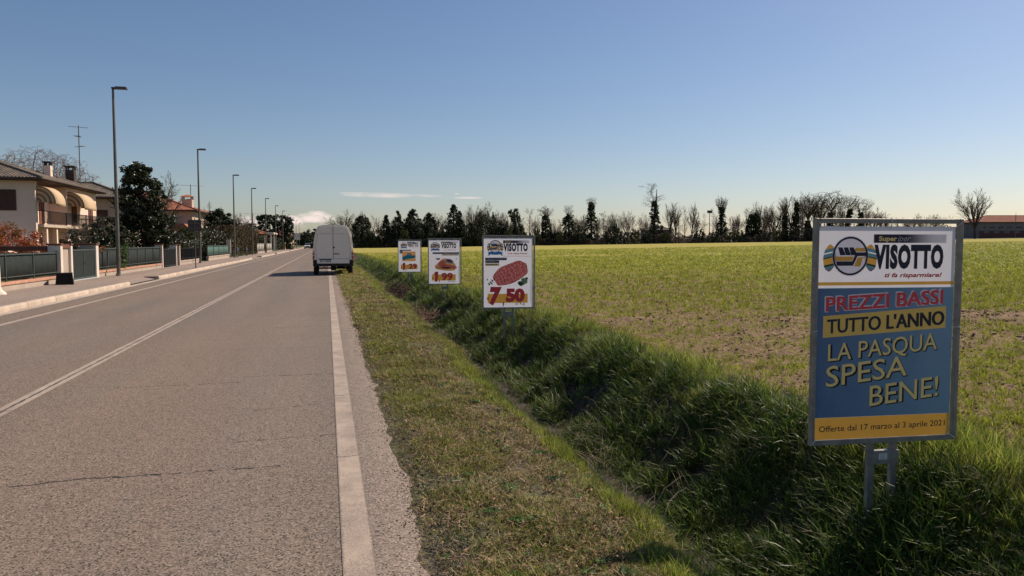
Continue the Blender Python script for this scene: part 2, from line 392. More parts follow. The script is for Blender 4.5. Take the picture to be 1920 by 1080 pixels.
# drain grate in the gutter at the very left
dr = thing('drain_cover', 'dark oval storm drain mouth let into the gutter below the kerb, near the left edge', 'drain', (-7.13, 16.9, .006))
b = MB(); b.prism([(.17 * cos(a) , .27 * sin(a)) for a in np.linspace(0, 2 * pi, 18, endpoint=False)], 'z', 0, .018); b.build('rim', mk('cast_iron', (.03, .028, .026), rough=.6, metal=.5), dr)
b = MB()
for i in range(7): b.box(-.12, .12, -.2 + i * .06, -.175 + i * .06, .018, .03)
b.build('grate', mk('grate_iron', (.05, .045, .04), rough=.5, metal=.6), dr)

# ------------------------------------------------------------------ scattered grass, weeds, soil
def plant_mat(name, c1, c2, rough=.5, transl=.35, spec=.14, var=.55):
    t = NT(name); oi = t.new('ShaderNodeObjectInfo').outputs['Random']; isl = t.new('ShaderNodeNewGeometry').outputs['Random Per Island']
    f = t.math('FRACT', t.math('ADD', oi, isl)); c = t.mix(f, c1, c2)
    v = t.new('ShaderNodeHueSaturation'); t.link(c, v.inputs['Color']); t.link(t.math('MULTIPLY_ADD', oi, 2 * var, 1 - var), v.inputs['Value']); c = v.outputs[0]
    t.link(c, t.b.inputs['Base Color']); t.b.inputs['Roughness'].default_value = rough; t.b.inputs['Specular IOR Level'].default_value = spec
    if transl:
        tr = t.new('ShaderNodeBsdfTranslucent'); mx = t.new('ShaderNodeMixShader'); mx.inputs[0].default_value = transl
        t.link(c, tr.inputs[0]); t.link(t.b.outputs[0], mx.inputs[1]); t.link(tr.outputs[0], mx.inputs[2]); t.link(mx.outputs[0], t.out.inputs[0])
    return t.m
def blades(n, h, w, spread, lean, droop, r, segs=3, flat=0.):
    """a tuft of n curved tapering blades"""
    V = []; Q = []; T = []
    for _ in range(n):
        a = r.uniform(0, 2 * pi); rr = spread * math.sqrt(r.uniform()); bx, by = rr * cos(a), rr * sin(a)
        da = a + r.normal() * 1.6; L = h * r.uniform(.55, 1.15); tilt = abs(r.normal()) * lean + flat; w0 = w * r.uniform(.7, 1.2)
        px, py, pz = bx, by, -.01; ang = tilt; base = len(V); sa = r.uniform(0, pi)
        for i in range(segs + 1):
            ww = w0 * (1 - i / segs) ** .7 * .5
            if i < segs:
                sx, sy = -sin(da + .5 * (sa - 1.5)) * ww, cos(da + .5 * (sa - 1.5)) * ww
                V += [(px - sx, py - sy, pz), (px + sx, py + sy, pz)]
            else: V.append((px, py, pz))
            st = L / segs; px += sin(ang) * cos(da) * st; py += sin(ang) * sin(da) * st; pz += cos(ang) * st; ang = min(ang + droop * r.uniform(.5, 1.4) / segs, 2.5)
            if pz < .004: pz = .004
        for i in range(segs - 1): Q.append((base + 2 * i, base + 2 * i + 1, base + 2 * i + 3, base + 2 * i + 2))
        T.append((base + 2 * segs - 2, base + 2 * segs - 1, base + 2 * segs))
    return V, Q, T
def rosette(n, L, w, r):
    V = []; Q = []
    for k in range(n):
        a = 2 * pi * k / n + r.uniform(-.3, .3); l = L * r.uniform(.6, 1.1); c, s = cos(a), sin(a); b = len(V)
        for t, ww, z in ((.05, .25, .005), (.5, 1, .035), (.85, .8, .03), (1, .15, .012)):
            V += [(c * l * t - s * w * ww / 2, s * l * t + c * w * ww / 2, z), (c * l * t + s * w * ww / 2, s * l * t - c * w * ww / 2, z + .004)]
        Q += [(b + 2 * i, b + 2 * i + 1, b + 2 * i + 3, b + 2 * i + 2) for i in range(3)]
    return V, Q, []
def rock(r, sx=1., sz=.6):
    import bmesh
    bm = bmesh.new(); bmesh.ops.create_icosphere(bm, subdivisions=1, radius=.5)
    for v in bm.verts: v.co *= r.uniform(.65, 1.15); v.co.z *= sz; v.co.x *= sx
    V = [tuple(v.co) for v in bm.verts]; T = [tuple(v.index for v in f.verts) for f in bm.faces]; bm.free(); return V, [], T
def seedling(r):
    return blades(5, .085, .010, .03, .7, 1.1, r, 2)
PROTO = {}
def protos(key, gens, mats):
    c = bpy.data.collections.new('kinds_' + key)
    for i, g in enumerate(gens):
        V, Q, T = g; me = np_mesh(f'{key}_{i:02d}', V, quads=Q, tris=T); me.materials.append(mats[i % len(mats)])
        c.objects.link(bpy.data.objects.new(f'{key}_{i:02d}', me))
    PROTO[key] = (c, len(gens))
def scatter(name, key, P, scl, label, cat, tilt=.12, idx=None, parent=None):
    c, n = PROTO[key]; N = len(P)
    me = bpy.data.meshes.new(name); me.vertices.add(N); me.vertices.foreach_set('co', np.asarray(P, np.float32).ravel())
    rot = np.stack([rng.normal(0, tilt, N), rng.normal(0, tilt, N), rng.uniform(0, 2 * pi, N)], 1).astype(np.float32)
    a = me.attributes.new('rot', 'FLOAT_VECTOR', 'POINT'); a.data.foreach_set('vector', rot.ravel())
    a = me.attributes.new('scl', 'FLOAT_VECTOR', 'POINT'); s3 = np.asarray(scl, np.float32); s3 = np.repeat(s3[:, None], 3, 1) if s3.ndim == 1 else s3; a.data.foreach_set('vector', s3.ravel())
    a = me.attributes.new('idx', 'INT', 'POINT'); a.data.foreach_set('value', (rng.integers(0, n, N) if idx is None else idx).astype(np.int32))
    g = bpy.data.node_groups.new('scatter_' + name, 'GeometryNodeTree')
    g.interface.new_socket('Geometry', in_out='INPUT', socket_type='NodeSocketGeometry'); g.interface.new_socket('Geometry', in_out='OUTPUT', socket_type='NodeSocketGeometry')
    N_ = g.nodes; gi = N_.new('NodeGroupInput'); go = N_.new('NodeGroupOutput'); ip = N_.new('GeometryNodeInstanceOnPoints'); ci = N_.new('GeometryNodeCollectionInfo')
    ci.inputs['Collection'].default_value = c; ci.inputs['Separate Children'].default_value = True; ci.inputs['Reset Children'].default_value = True
    ip.inputs['Pick Instance'].default_value = True
    def attr(nm, ty):
        x = N_.new('GeometryNodeInputNamedAttribute'); x.data_type = ty; x.inputs[0].default_value = nm; return [o for o in x.outputs if o.enabled][0]
    L = g.links.new; L(gi.outputs[0], ip.inputs['Points']); L(ci.outputs[0], ip.inputs['Instance'])
    L(attr('idx', 'INT'), ip.inputs['Instance Index']); L(attr('rot', 'FLOAT_VECTOR'), ip.inputs['Rotation']); L(attr('scl', 'FLOAT_VECTOR'), ip.inputs['Scale']); L(ip.outputs[0], go.inputs[0])
    o = link(name, me); m = o.modifiers.new('scatter', 'NODES'); m.node_group = g
    o['kind'] = 'stuff'; o['label'] = label; o['category'] = cat
    return o

g_a = plant_mat('grass_green', (.14, .195, .024), (.27, .285, .05)); g_b = plant_mat('grass_olive', (.21, .19, .055), (.33, .265, .10))
g_dry = plant_mat('grass_dry', (.42, .32, .19), (.24, .17, .10), .8, .15, .15); g_br = plant_mat('grass_bright', (.19, .255, .028), (.38, .37, .085), .55, .42)
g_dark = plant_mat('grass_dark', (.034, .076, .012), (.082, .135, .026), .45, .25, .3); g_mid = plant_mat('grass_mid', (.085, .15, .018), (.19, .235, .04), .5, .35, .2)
g_dead = plant_mat('stalk_dead', (.33, .26, .17), (.17, .115, .07), .7, .1, .3); g_weed = plant_mat('weed_leaf', (.03, .07, .014), (.06, .11, .02), .5, .2)
g_seed = plant_mat('seedling_leaf', (.20, .25, .022), (.34, .34, .05), .5, .4); m_clod = plant_mat('soil_clod', (.27, .18, .115), (.12, .08, .052), .95, 0, .1)
m_peb = plant_mat('gravel_stone', (.17, .13, .105), (.28, .22, .18), .8, 0, .2); m_dkp = plant_mat('gravel_dark', (.07, .055, .045), (.14, .11, .09), .9, 0, .2)
r_ = np.random.default_rng(3)
protos('lawn', [blades(10, .07, .0075, .045, .75, 1.4, r_) for _ in range(4)] + [blades(9, .06, .007, .045, .8, 1.5, r_) for _ in range(3)] + [blades(8, .085, .0055, .06, .3, .8, r_, flat=1.1) for _ in range(4)], [g_a, g_b, g_dry, g_a, g_b, g_b, g_a, g_dry, g_dry, g_dry, g_dry])
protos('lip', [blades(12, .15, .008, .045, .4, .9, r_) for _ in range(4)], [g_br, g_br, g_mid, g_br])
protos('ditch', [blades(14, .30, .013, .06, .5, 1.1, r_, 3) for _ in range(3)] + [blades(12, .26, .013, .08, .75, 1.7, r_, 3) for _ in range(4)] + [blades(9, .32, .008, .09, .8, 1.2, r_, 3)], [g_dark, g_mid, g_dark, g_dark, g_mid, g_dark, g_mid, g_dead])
protos('bank', [blades(14, .28, .010, .06, .32, .9, r_, 3) for _ in range(5)] + [blades(10, .3, .007, .07, .6, 1.1, r_, 3)], [g_br, g_mid, g_br, g_mid, g_br, g_dead])
protos('stalk', [blades(5, .75, .0055, .05, .7, 1.9, r_, 5) for _ in range(4)], [g_dead])
protos('weed', [rosette(9, .085, .03, r_) for _ in range(3)], [g_weed])
protos('seedling', [seedling(r_) for _ in range(5)], [g_seed])
protos('clod', [rock(r_) for _ in range(5)], [m_clod])
protos('pebble', [rock(r_) for _ in range(6)], [m_peb, m_dkp, m_dkp])

def rand_in(n, x0, x1, y0, y1, bias=0.):
    """points denser near the camera: y drawn from a log-ish law"""
    u = rng.uniform(size=n); y = y0 * (y1 / y0) ** u if bias else y0 + (y1 - y0) * u
    return rng.uniform(x0, x1, n), y
def keep_view(x, y, m=1.2):
    d = x * sin(YAW) + y * cos(YAW); c = x * cos(YAW) - y * sin(YAW)
    return (d > .5) & (np.abs(c) < d * .72 + m) & (d * .60 + 1.2 > 1.6)
def W(x, y):    # x measured with the edge wobble taken out
    return x + wobble(y) * np.clip((x - .9) / .9, 0, 1)

# verge turf: log-spaced in y so that each metre near the camera is dense, then thinner and larger tufts
x, y = rand_in(80000, .5, 2.0, 1.9, 75, 1); k = keep_view(x, y); x, y = x[k], y[k]
dens = np.clip((x - .50) / .3, 0, 1) * np.clip(2.1 * vnoise(x, y, 3.1, 31) - .35 + .5 * vnoise(x, y, 11, 32), .08, 1); k = rng.uniform(size=len(x)) < dens; x, y = x[k], y[k]
dryness = vnoise(x, y, 1.3, 33) * .5 + vnoise(x, y, 5, 34) * .4 + .28 * np.exp(-((x - 1.45) / .25) ** 2)
n = len(x); di = np.where(rng.uniform(size=n) < np.clip(dryness * 1.3 - .34, .08, .75), rng.choice([2, 7, 8, 9, 10], n), rng.choice([0, 1, 3, 4, 5, 6], n))
s = np.clip(y / 9, .85, 3.2) * rng.uniform(.5, 1.3, n) * (.55 + .9 * vnoise(x, y, 3.3, 62)); xw = W(x, y)
scatter('verge_grass', 'lawn', np.stack([xw, y, terrain(xw, y)], 1), np.stack([s, s, np.minimum(s, 1.5)], 1), 'short patchy grass verge with dry straw between the road edge and the ditch', 'grass', idx=di)
# lip of the ditch
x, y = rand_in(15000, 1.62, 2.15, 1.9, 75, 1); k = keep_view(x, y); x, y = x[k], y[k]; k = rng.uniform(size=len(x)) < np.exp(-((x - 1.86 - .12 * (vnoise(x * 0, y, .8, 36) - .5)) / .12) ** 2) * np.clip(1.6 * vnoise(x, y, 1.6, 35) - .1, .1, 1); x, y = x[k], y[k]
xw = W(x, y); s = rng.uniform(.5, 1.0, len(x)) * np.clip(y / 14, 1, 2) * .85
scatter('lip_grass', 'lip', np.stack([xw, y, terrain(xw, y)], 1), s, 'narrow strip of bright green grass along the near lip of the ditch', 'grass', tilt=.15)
# ditch sides and bottom
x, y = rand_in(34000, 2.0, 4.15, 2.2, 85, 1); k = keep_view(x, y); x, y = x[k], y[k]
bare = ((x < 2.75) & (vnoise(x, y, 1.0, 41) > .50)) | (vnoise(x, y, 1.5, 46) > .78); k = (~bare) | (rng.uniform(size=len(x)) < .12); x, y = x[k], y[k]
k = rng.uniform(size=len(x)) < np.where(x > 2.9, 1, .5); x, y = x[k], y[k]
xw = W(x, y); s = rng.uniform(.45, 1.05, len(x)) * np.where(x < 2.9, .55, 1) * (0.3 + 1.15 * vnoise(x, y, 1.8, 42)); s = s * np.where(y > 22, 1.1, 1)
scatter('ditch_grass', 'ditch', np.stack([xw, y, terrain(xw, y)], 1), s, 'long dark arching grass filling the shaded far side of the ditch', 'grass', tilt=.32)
# top of the far bank
x, y = rand_in(17000, 3.75, 4.75, 2.6, 110, 1); k = keep_view(x, y); x, y = x[k], y[k]; k = rng.uniform(size=len(x)) < np.exp(-((x - 4.12) / .34) ** 2) * (.35 + .9 * vnoise(x, y, .8, 43)); x, y = x[k], y[k]
xw = W(x, y); s = rng.uniform(.35, 1.05, len(x)) * (0.35 + 1.0 * vnoise(x, y, 1.3, 44)) * np.where(y > 45, 1.3, 1)
scatter('bank_grass', 'bank', np.stack([xw, y, terrain(xw, y)], 1), s, 'tall sunlit green grass on top of the far ditch bank beside the field', 'grass', tilt=.2)
# dead stalks
x, y = rand_in(900, 2.0, 4.2, 2.2, 50, 1); k = keep_view(x, y) & (vnoise(x, y, .7, 45) > .5); x, y = x[k], y[k]
xw = W(x, y); s = rng.uniform(.35, .95, len(x))
scatter('dead_stalks', 'stalk', np.stack([xw, y, terrain(xw, y)], 1), s, 'pale dead grass stalks bent over in the ditch', 'dry grass', tilt=.5)
x, y = rand_in(110, .8, 1.75, 1.9, 30, 1); k = keep_view(x, y); x, y = x[k], y[k]; s = rng.uniform(.35, .8, len(x))
scatter('verge_weeds', 'weed', np.stack([x, y, terrain(x, y) + .01], 1), s, 'small dark leafy weeds in the verge turf', 'weed')
protos('litter', [([(-.5, -.2, 0), (0, -.3, .22), (.5, 0, .05), (0, .3, .25)], [(0, 1, 2, 3)], []), ([(-.5, 0, .1), (0, -.18, 0), (.5, -.05, .3), (.1, .2, .1)], [(0, 1, 2, 3)], []), ([(-1, -.05, 0), (1, -.04, .3), (1, .04, .3), (-1, .05, 0)], [(0, 1, 2, 3)], []), ([(-1.4, -.04, .1), (1, -.04, .0), (1, .03, .0), (-1.4, .04, .1)], [(0, 1, 2, 3)], [])], [plant_mat('leaf_litter', (.30, .19, .10), (.10, .06, .035), .8, .1, .15), g_weed, g_dry, g_dead])
x, y = rand_in(30000, .52, 2.0, 1.9, 28, 1); k = keep_view(x, y) & (vnoise(x, y, 2.4, 61) > .35); x, y = x[k], y[k]; xw = W(x, y); s = rng.uniform(.012, .034, len(x)) * np.clip(y / 9, 1, 2)
scatter('verge_litter', 'litter', np.stack([xw, y, terrain(xw, y) + rng.uniform(.01, .045, len(x))], 1), s, 'bits of straw, dead leaves and clover scattered through the verge turf', 'leaf litter', tilt=.5)
# field
n0 = 190000; x, y = rand_in(n0, 4.4, 120, 2.5, 120, 1); x = 4.5 + (x - 4.4) / 115.6 * (8 + y * 1.05); k = keep_view(x, y, 3); x, y = x[k], y[k]
pat = vnoise(x * .35, y * 1.2, .22, 51) * .5 + vnoise(x * .6, y * 1.2, .9, 52) * .4 + vnoise(x * .6, y * 1.6, .06, 53) * .5; dist = np.hypot(x, y)
k = rng.uniform(size=len(x)) < np.clip((pat - .52) * 3.6 + .26 + np.clip((dist - 14) / 60, 0, .6), .05, 1); x, y = x[k], y[k]; dist = dist[k]
s = rng.uniform(.6, 1.3, len(x)) * np.clip(dist / 14, .9, 4.5)
scatter('field_seedlings', 'seedling', np.stack([x, y, terrain(x, y)], 1), np.stack([s, s, np.minimum(s, 1.6)], 1), 'young green crop seedlings sprouting in patches across the field', 'crop', tilt=.25)
x, y = rand_in(60000, 4.4, 60, 2.5, 55, 1); x = 4.5 + (x - 4.4) / 55.6 * (8 + y * 1.0); k = keep_view(x, y, 2) & (rng.uniform(size=len(x)) < np.clip(1.5 - 2.2 * (vnoise(x * .35, y * 1.2, .22, 51) * .5 + vnoise(x * .6, y * 1.2, .9, 52) * .5), .15, 1)); x, y = x[k], y[k]
s = rng.uniform(.015, .055, len(x)) * np.clip(np.hypot(x, y) / 12, 1, 2.2)
scatter('field_clods', 'clod', np.stack([x, y, terrain(x, y)], 1), s, 'brown clods of tilled soil in the near part of the field', 'soil')
# gravel crumbling at the asphalt edge
x, y = rand_in(40000, .30, 1.0, 1.9, 40, 1); k = keep_view(x, y); x, y = x[k], y[k]; k = rng.uniform(size=len(x)) < np.exp(-((x - .62) / .14) ** 2); x, y = x[k], y[k]
s = rng.uniform(.004, .015, len(x)) ** 1.0 * np.clip(y / 10, 1, 2)
scatter('edge_gravel', 'pebble', np.stack([x, y, np.maximum(terrain(x, y), -.002) + .002], 1), s, 'loose gravel and dark grit along the crumbled edge of the asphalt', 'gravel')
# ------------------------------------------------------------------ advertising signs
m_galv = mk('galvanised_steel', (.30, .285, .25), (.22, .21, .185), 14, .5, .3, bump=.15, bscale=120, dirt=.3)
def pm(name, c, rough=.55): return mk('print_' + name, c, tuple(x * .965 for x in c), 9, rough, spec=.35, transl=(.36 if name in ('white', 'yellow', 'bread', 'ham', 'pack_orange', 'pack_blue', 'ribbon_blue') else 0.))
P_WHITE = pm('white', (.70, .685, .72)); P_NAVY = pm('navy', (.018, .022, .045)); P_YEL = pm('yellow', (.72, .44, .12)); P_RED = pm('red', (.60, .015, .03))
P_PINK = pm('pink', (.92, .72, .76)); P_CREAM = pm('cream', (.9, .62, .28)); P_CREAM2 = pm('cream_text', (.98, .72, .27)); P_BAND = pm('yellow_band', (.95, .60, .14)); P_BLACK = pm('black', (.02, .018, .018)); P_CRIM = pm('crimson', (.78, .06, .07))
P_TEAL = pm('teal', (.22, .45, .46)); P_GREEN = pm('green', (.25, .36, .16)); P_DGREEN = pm('dark_green', (.03, .07, .03)); P_RIB = pm('ribbon_blue', (.07, .2, .42)); P_GREY = pm('grey', (.30, .30, .32))
P_BREAD = pm('bread', (.70, .42, .20)); P_HAM = pm('ham', (.68, .26, .20)); P_PLUM = pm('plum', (.17, .04, .04)); P_BLUE = pm('pack_blue', (.05, .32, .48)); P_ORANGE = pm('pack_orange', (.85, .48, .2))
def backlit(t, c):
    tr = t.new('ShaderNodeBsdfTranslucent'); mx = t.new('ShaderNodeMixShader'); mx.inputs[0].default_value = .42
    t.link(c, tr.inputs[0]); t.link(t.b.outputs[0], mx.inputs[1]); t.link(tr.outputs[0], mx.inputs[2]); t.link(mx.outputs[0], t.out.inputs[0])
def gradient_blue():
    t = NT('print_blue_field'); o = t.obj(); sp = t.new('ShaderNodeSeparateXYZ'); t.link(o, sp.inputs[0])
    f = t.math('ADD', t.math('MULTIPLY_ADD', sp.outputs[0], .75, .42), t.math('MULTIPLY_ADD', t.noise(4, 4, o), .5, -.25), clamp=True)
    c = t.mix(f, (.085, .155, .28), (.24, .41, .52))
    vo = t.new('ShaderNodeTexVoronoi'); vo.inputs['Scale'].default_value = 8; t.link(o, vo.inputs['Vector'])
    ring = t.math('LESS_THAN', t.math('ABSOLUTE', t.math('SUBTRACT', vo.outputs['Distance'], .36)), .03)
    ring2 = t.math('LESS_THAN', t.math('ABSOLUTE', t.math('SUBTRACT', vo.outputs['Distance'], .18)), .02)
    low = t.ramp(sp.outputs[2], 1.1, .6) if False else t.math('LESS_THAN', sp.outputs[2], .95)
    k = t.math('MULTIPLY', t.math('MAXIMUM', ring, ring2), t.math('MULTIPLY', low, .22))
    c = t.mix(k, c, (.16, .24, .33)); t.link(c, t.b.inputs['Base Color']); t.b.inputs['Roughness'].default_value = .5; t.b.inputs['Specular IOR Level'].default_value = .35
    return t.m
def gradient_bar():
    t = NT('print_fading_bar'); o = t.obj(); sp = t.new('ShaderNodeSeparateXYZ'); t.link(o, sp.inputs[0])
    f = t.ramp(sp.outputs[0], .10, .36); c = t.mix(f, (.022, .022, .05), (.70, .685, .72)); backlit(t, c); t.link(c, t.b.inputs['Base Color']); t.b.inputs['Roughness'].default_value = .5
    return t.m
def meat_mat():
    t = NT('print_tied_roast'); o = t.obj(); mpv = t.new('ShaderNodeMapping'); mpv.inputs['Rotation'].default_value = (0, R(25), 0); t.link(o, mpv.inputs[0])
    w = t.new('ShaderNodeTexWave'); w.inputs['Scale'].default_value = 5; w.inputs['Distortion'].default_value = 9; t.link(mpv.outputs[0], w.inputs['Vector'])
    w2 = t.new('ShaderNodeTexWave'); w2.bands_direction = 'Z'; w2.inputs['Scale'].default_value = 4; w2.inputs['Distortion'].default_value = 8; t.link(mpv.outputs[0], w2.inputs['Vector'])
    c = t.mix(t.ramp(t.noise(30, 5, o), .35, .65), (.74, .19, .17), (.42, .075, .075)); c = t.mix(t.math('MULTIPLY', t.ramp(w.outputs[1], .80, .97), .34), c, (.95, .62, .52)); c = t.mix(t.math('MULTIPLY', t.ramp(w2.outputs[1], .82, .98), .26), c, (.9, .55, .46))
    t.link(c, t.b.inputs['Base Color']); t.b.inputs['Roughness'].default_value = .5; backlit(t, c); return t.m
P_BLUEF, P_BAR, P_MEAT = gradient_blue(), gradient_bar(), meat_mat()

_tc = {}
def text_geo(s, bold=0., spacing=1.):
    k = (s, bold, spacing)
    if k in _tc: return _tc[k]
    c = bpy.data.curves.new('t', 'FONT'); c.body = s; c.size = 1; c.offset = bold; c.resolution_u = 3; c.fill_mode = 'FRONT'; c.space_character = spacing
    o = bpy.data.objects.new('t', c); COL.objects.link(o); dg = bpy.context.evaluated_depsgraph_get()
    me = bpy.data.meshes.new_from_object(o.evaluated_get(dg)); V = np.array([v.co[:2] for v in me.vertices]); Fs = [tuple(p.vertices) for p in me.polygons]
    bpy.data.objects.remove(o); bpy.data.curves.remove(c); bpy.data.meshes.remove(me)
    _tc[k] = (V, Fs); return V, Fs
class Print:
    """flat print on a banner: u to the right, v down, both in fractions; each element a thin sheet a hair in front of the one below"""
    def __init__(s, x0, x1, ztop, zbot, y, banner):
        s.x0, s.x1, s.zt, s.zb, s.y, s.banner, s.layer = x0, x1, ztop, zbot, y, banner, 1
    def xyz(s, u, v, L): return (s.x0 + (s.x1 - s.x0) * u, s.y - .0007 * L, s.zt + (s.zb - s.zt) * v)
    def asp(s): return (s.x1 - s.x0) / (s.zt - s.zb)
    def put(s, items, name, label=None):
        """items: list of (2-D pts in u,v ; faces ; material ; layer)"""
        V = []; Fs = []; mi = []; mats = []
        for P, F_, m, L in items:
            if m not in mats: mats.append(m)
            b = len(V); V += [s.xyz(p[0], p[1], L) for p in P]
            for f in F_:
                a = [P[i] for i in f]; ar = sum(a[i][0] * a[(i + 1) % len(a)][1] - a[(i + 1) % len(a)][0] * a[i][1] for i in range(len(a)))
                g = tuple(b + i for i in f); Fs.append(g if ar < 0 else g[::-1]); mi.append(mats.index(m))
        me = bpy.data.meshes.new(name); me.from_pydata(V, [], Fs); me.polygons.foreach_set('material_index', mi)
        return link(name, me, mats, s.banner, label=label, kind='stuff' if name == 'fine_print' else None)
    def put_each(s, items, name):
        for i in items: s.put([i], name)
    def poly(s, pts, m, L): return (pts, [tuple(range(len(pts)))], m, L)
    def rect(s, u0, v0, u1, v1, m, L): return s.poly([(u0, v0), (u1, v0), (u1, v1), (u0, v1)], m, L)
    def ell(s, u, v, ru, m, L, rv=None, rot=0., n=28, ring=None):
        rv = rv or ru; A = s.asp()
        def pt(a, k): x, y = ru * k * cos(a), rv * k * sin(a); return (u + x * cos(rot) - y * sin(rot), v + (x * sin(rot) + y * cos(rot)) * A)
        ang = [2 * pi * i / n for i in range(n)]
        if ring is None: return s.poly([pt(a, 1) for a in ang], m, L)
        return ([pt(a, 1) for a in ang] + [pt(a, ring) for a in ang], [(i, (i + 1) % n, n + (i + 1) % n, n + i) for i in range(n)], m, L)
    def text(s, t, u0, u1, vb0, vb1, cap, m, L, bold=0., shear=0., spacing=1., du=0., dv=0.):
        """left end u0 on baseline vb0, right end u1 on baseline vb1, capital height cap (in v)"""
        V, Fs = text_geo(t, bold, spacing); H, _ = text_geo('H', bold); h0, h1 = H[:, 1].min(), H[:, 1].max()
        x = V[:, 0] + shear * V[:, 1]; x = (x - x.min()) / (x.max() - x.min()); y = (V[:, 1] - h0) / (h1 - h0)
        return ([(u0 + (u1 - u0) * a + du, vb0 + (vb1 - vb0) * a - cap * b + dv) for a, b in zip(x, y)], Fs, m, L)

def sign_body(label, loc, rz, base_z, w=1.06, z0=.29, z1=1.76, bx=(-.5, .48), bz=(1.708, .322), sticker=False):
    g = 'supermarket advert signs standing in the ditch'
    t = thing('advert_sign', label, 'sign', (loc[0], loc[1], base_z), rz, g); zb = -base_z; hw = w / 2
    def Z(z): return z + zb
    f = MB(); s = .029
    f.bbox(-hw, -hw + s, -.02, .02, Z(z0), Z(z1), .004); f.bbox(hw - s, hw, -.02, .02, Z(z0), Z(z1), .004)
    f.bbox(-hw + s + .0005, hw - s - .0005, -.019, .019, Z(z1 - .032), Z(z1) - .001, .003); f.bbox(-hw + s + .0005, hw - s - .0005, -.019, .019, Z(z0) + .001, Z(z0 + .032), .003)
    f.build('frame', m_galv, t)
    for k in (-1, 1):
        p = MB(); c = k * .082; p.box(c - .021, c + .021, .0, .006, -.35, Z(z0) - .001); p.box(c - .021, c - .017, .0061, .034, -.35, Z(z0) - .001); p.box(c + .017, c + .021, .0061, .034, -.35, Z(z0) - .001)
        p.build('post', m_galv, t)
    c = MB(); c.bbox(-.115, .115, -.006, -.0005, Z(z0 - .145), Z(z0 - .06), .002); c.box(-.115, .115, -.006, .03, Z(z0 - .0595), Z(z0 - .056)); c.build('cross_plate', m_galv, t)
    if sticker:
        c = MB(); c.box(-.032, .028, -.0085, -.0065, Z(z0 - .115), Z(z0 - .075)); o = c.build('sticker', mk('sticker_white', (.7, .68, .64)), t)
        q = Print(-.032, .028, Z(z0 - .075), Z(z0 - .115), -.0088, o)
        q.put([q.rect(.1, .15 + .22 * i, .9 - .15 * (i % 2), .24 + .22 * i, P_GREY, 1) for i in range(4)], 'fine_print')
    # banner: a slightly slack sheet
    nx_, nz_ = 16, 20; V = []; yb = -.004
    for j in range(nz_ + 1):
        for i in range(nx_ + 1):
            u, v = i / nx_, j / nz_; e = .002 * sin(pi * i * .5) * (v < .02 or v > .98)
            V.append((bx[0] + (bx[1] - bx[0]) * u, yb, Z(bz[0]) + (bz[1] - bz[0]) * v + e))
    Q = [(j * (nx_ + 1) + i, (j + 1) * (nx_ + 1) + i, (j + 1) * (nx_ + 1) + i + 1, j * (nx_ + 1) + i + 1) for j in range(nz_) for i in range(nx_)]
    b = link('banner', np_mesh('banner', V, quads=Q), P_WHITE, t)
    tie = mk('tie_white', (.7, .68, .64), rough=.6)
    zt, zbm, zm = Z(bz[0]), Z(bz[1]), Z((bz[0] + bz[1]) / 2 + .02)
    for (xa, za, xb, zb_) in ((bx[0] + .012, zt - .01, -hw + .02, Z(z1) - .02), (bx[1] - .012, zt - .01, hw - .015, Z(z1) - .02), (0, zt - .02, 0, Z(z1) + .004), (bx[0] + .014, zbm + .012, -hw + .01, zbm - .02), (bx[1] - .014, zbm + .012, hw - .02, zbm - .02), (bx[0] + .01, zm, -hw - .004, zm), (bx[1] - .01, zm + .01, hw + .004, zm + .01)):
        k = MB(); k.tube([(xa, -.008, za), ((xa + xb) / 2, -.024, (za + zb_) / 2 + .002), (xb, -.0225, zb_)], .0028, 5); k.build('cable_tie', tie, t)
    return t, b, Print(bx[0], bx[1], Z(bz[0]), Z(bz[1]), yb - .002, b)

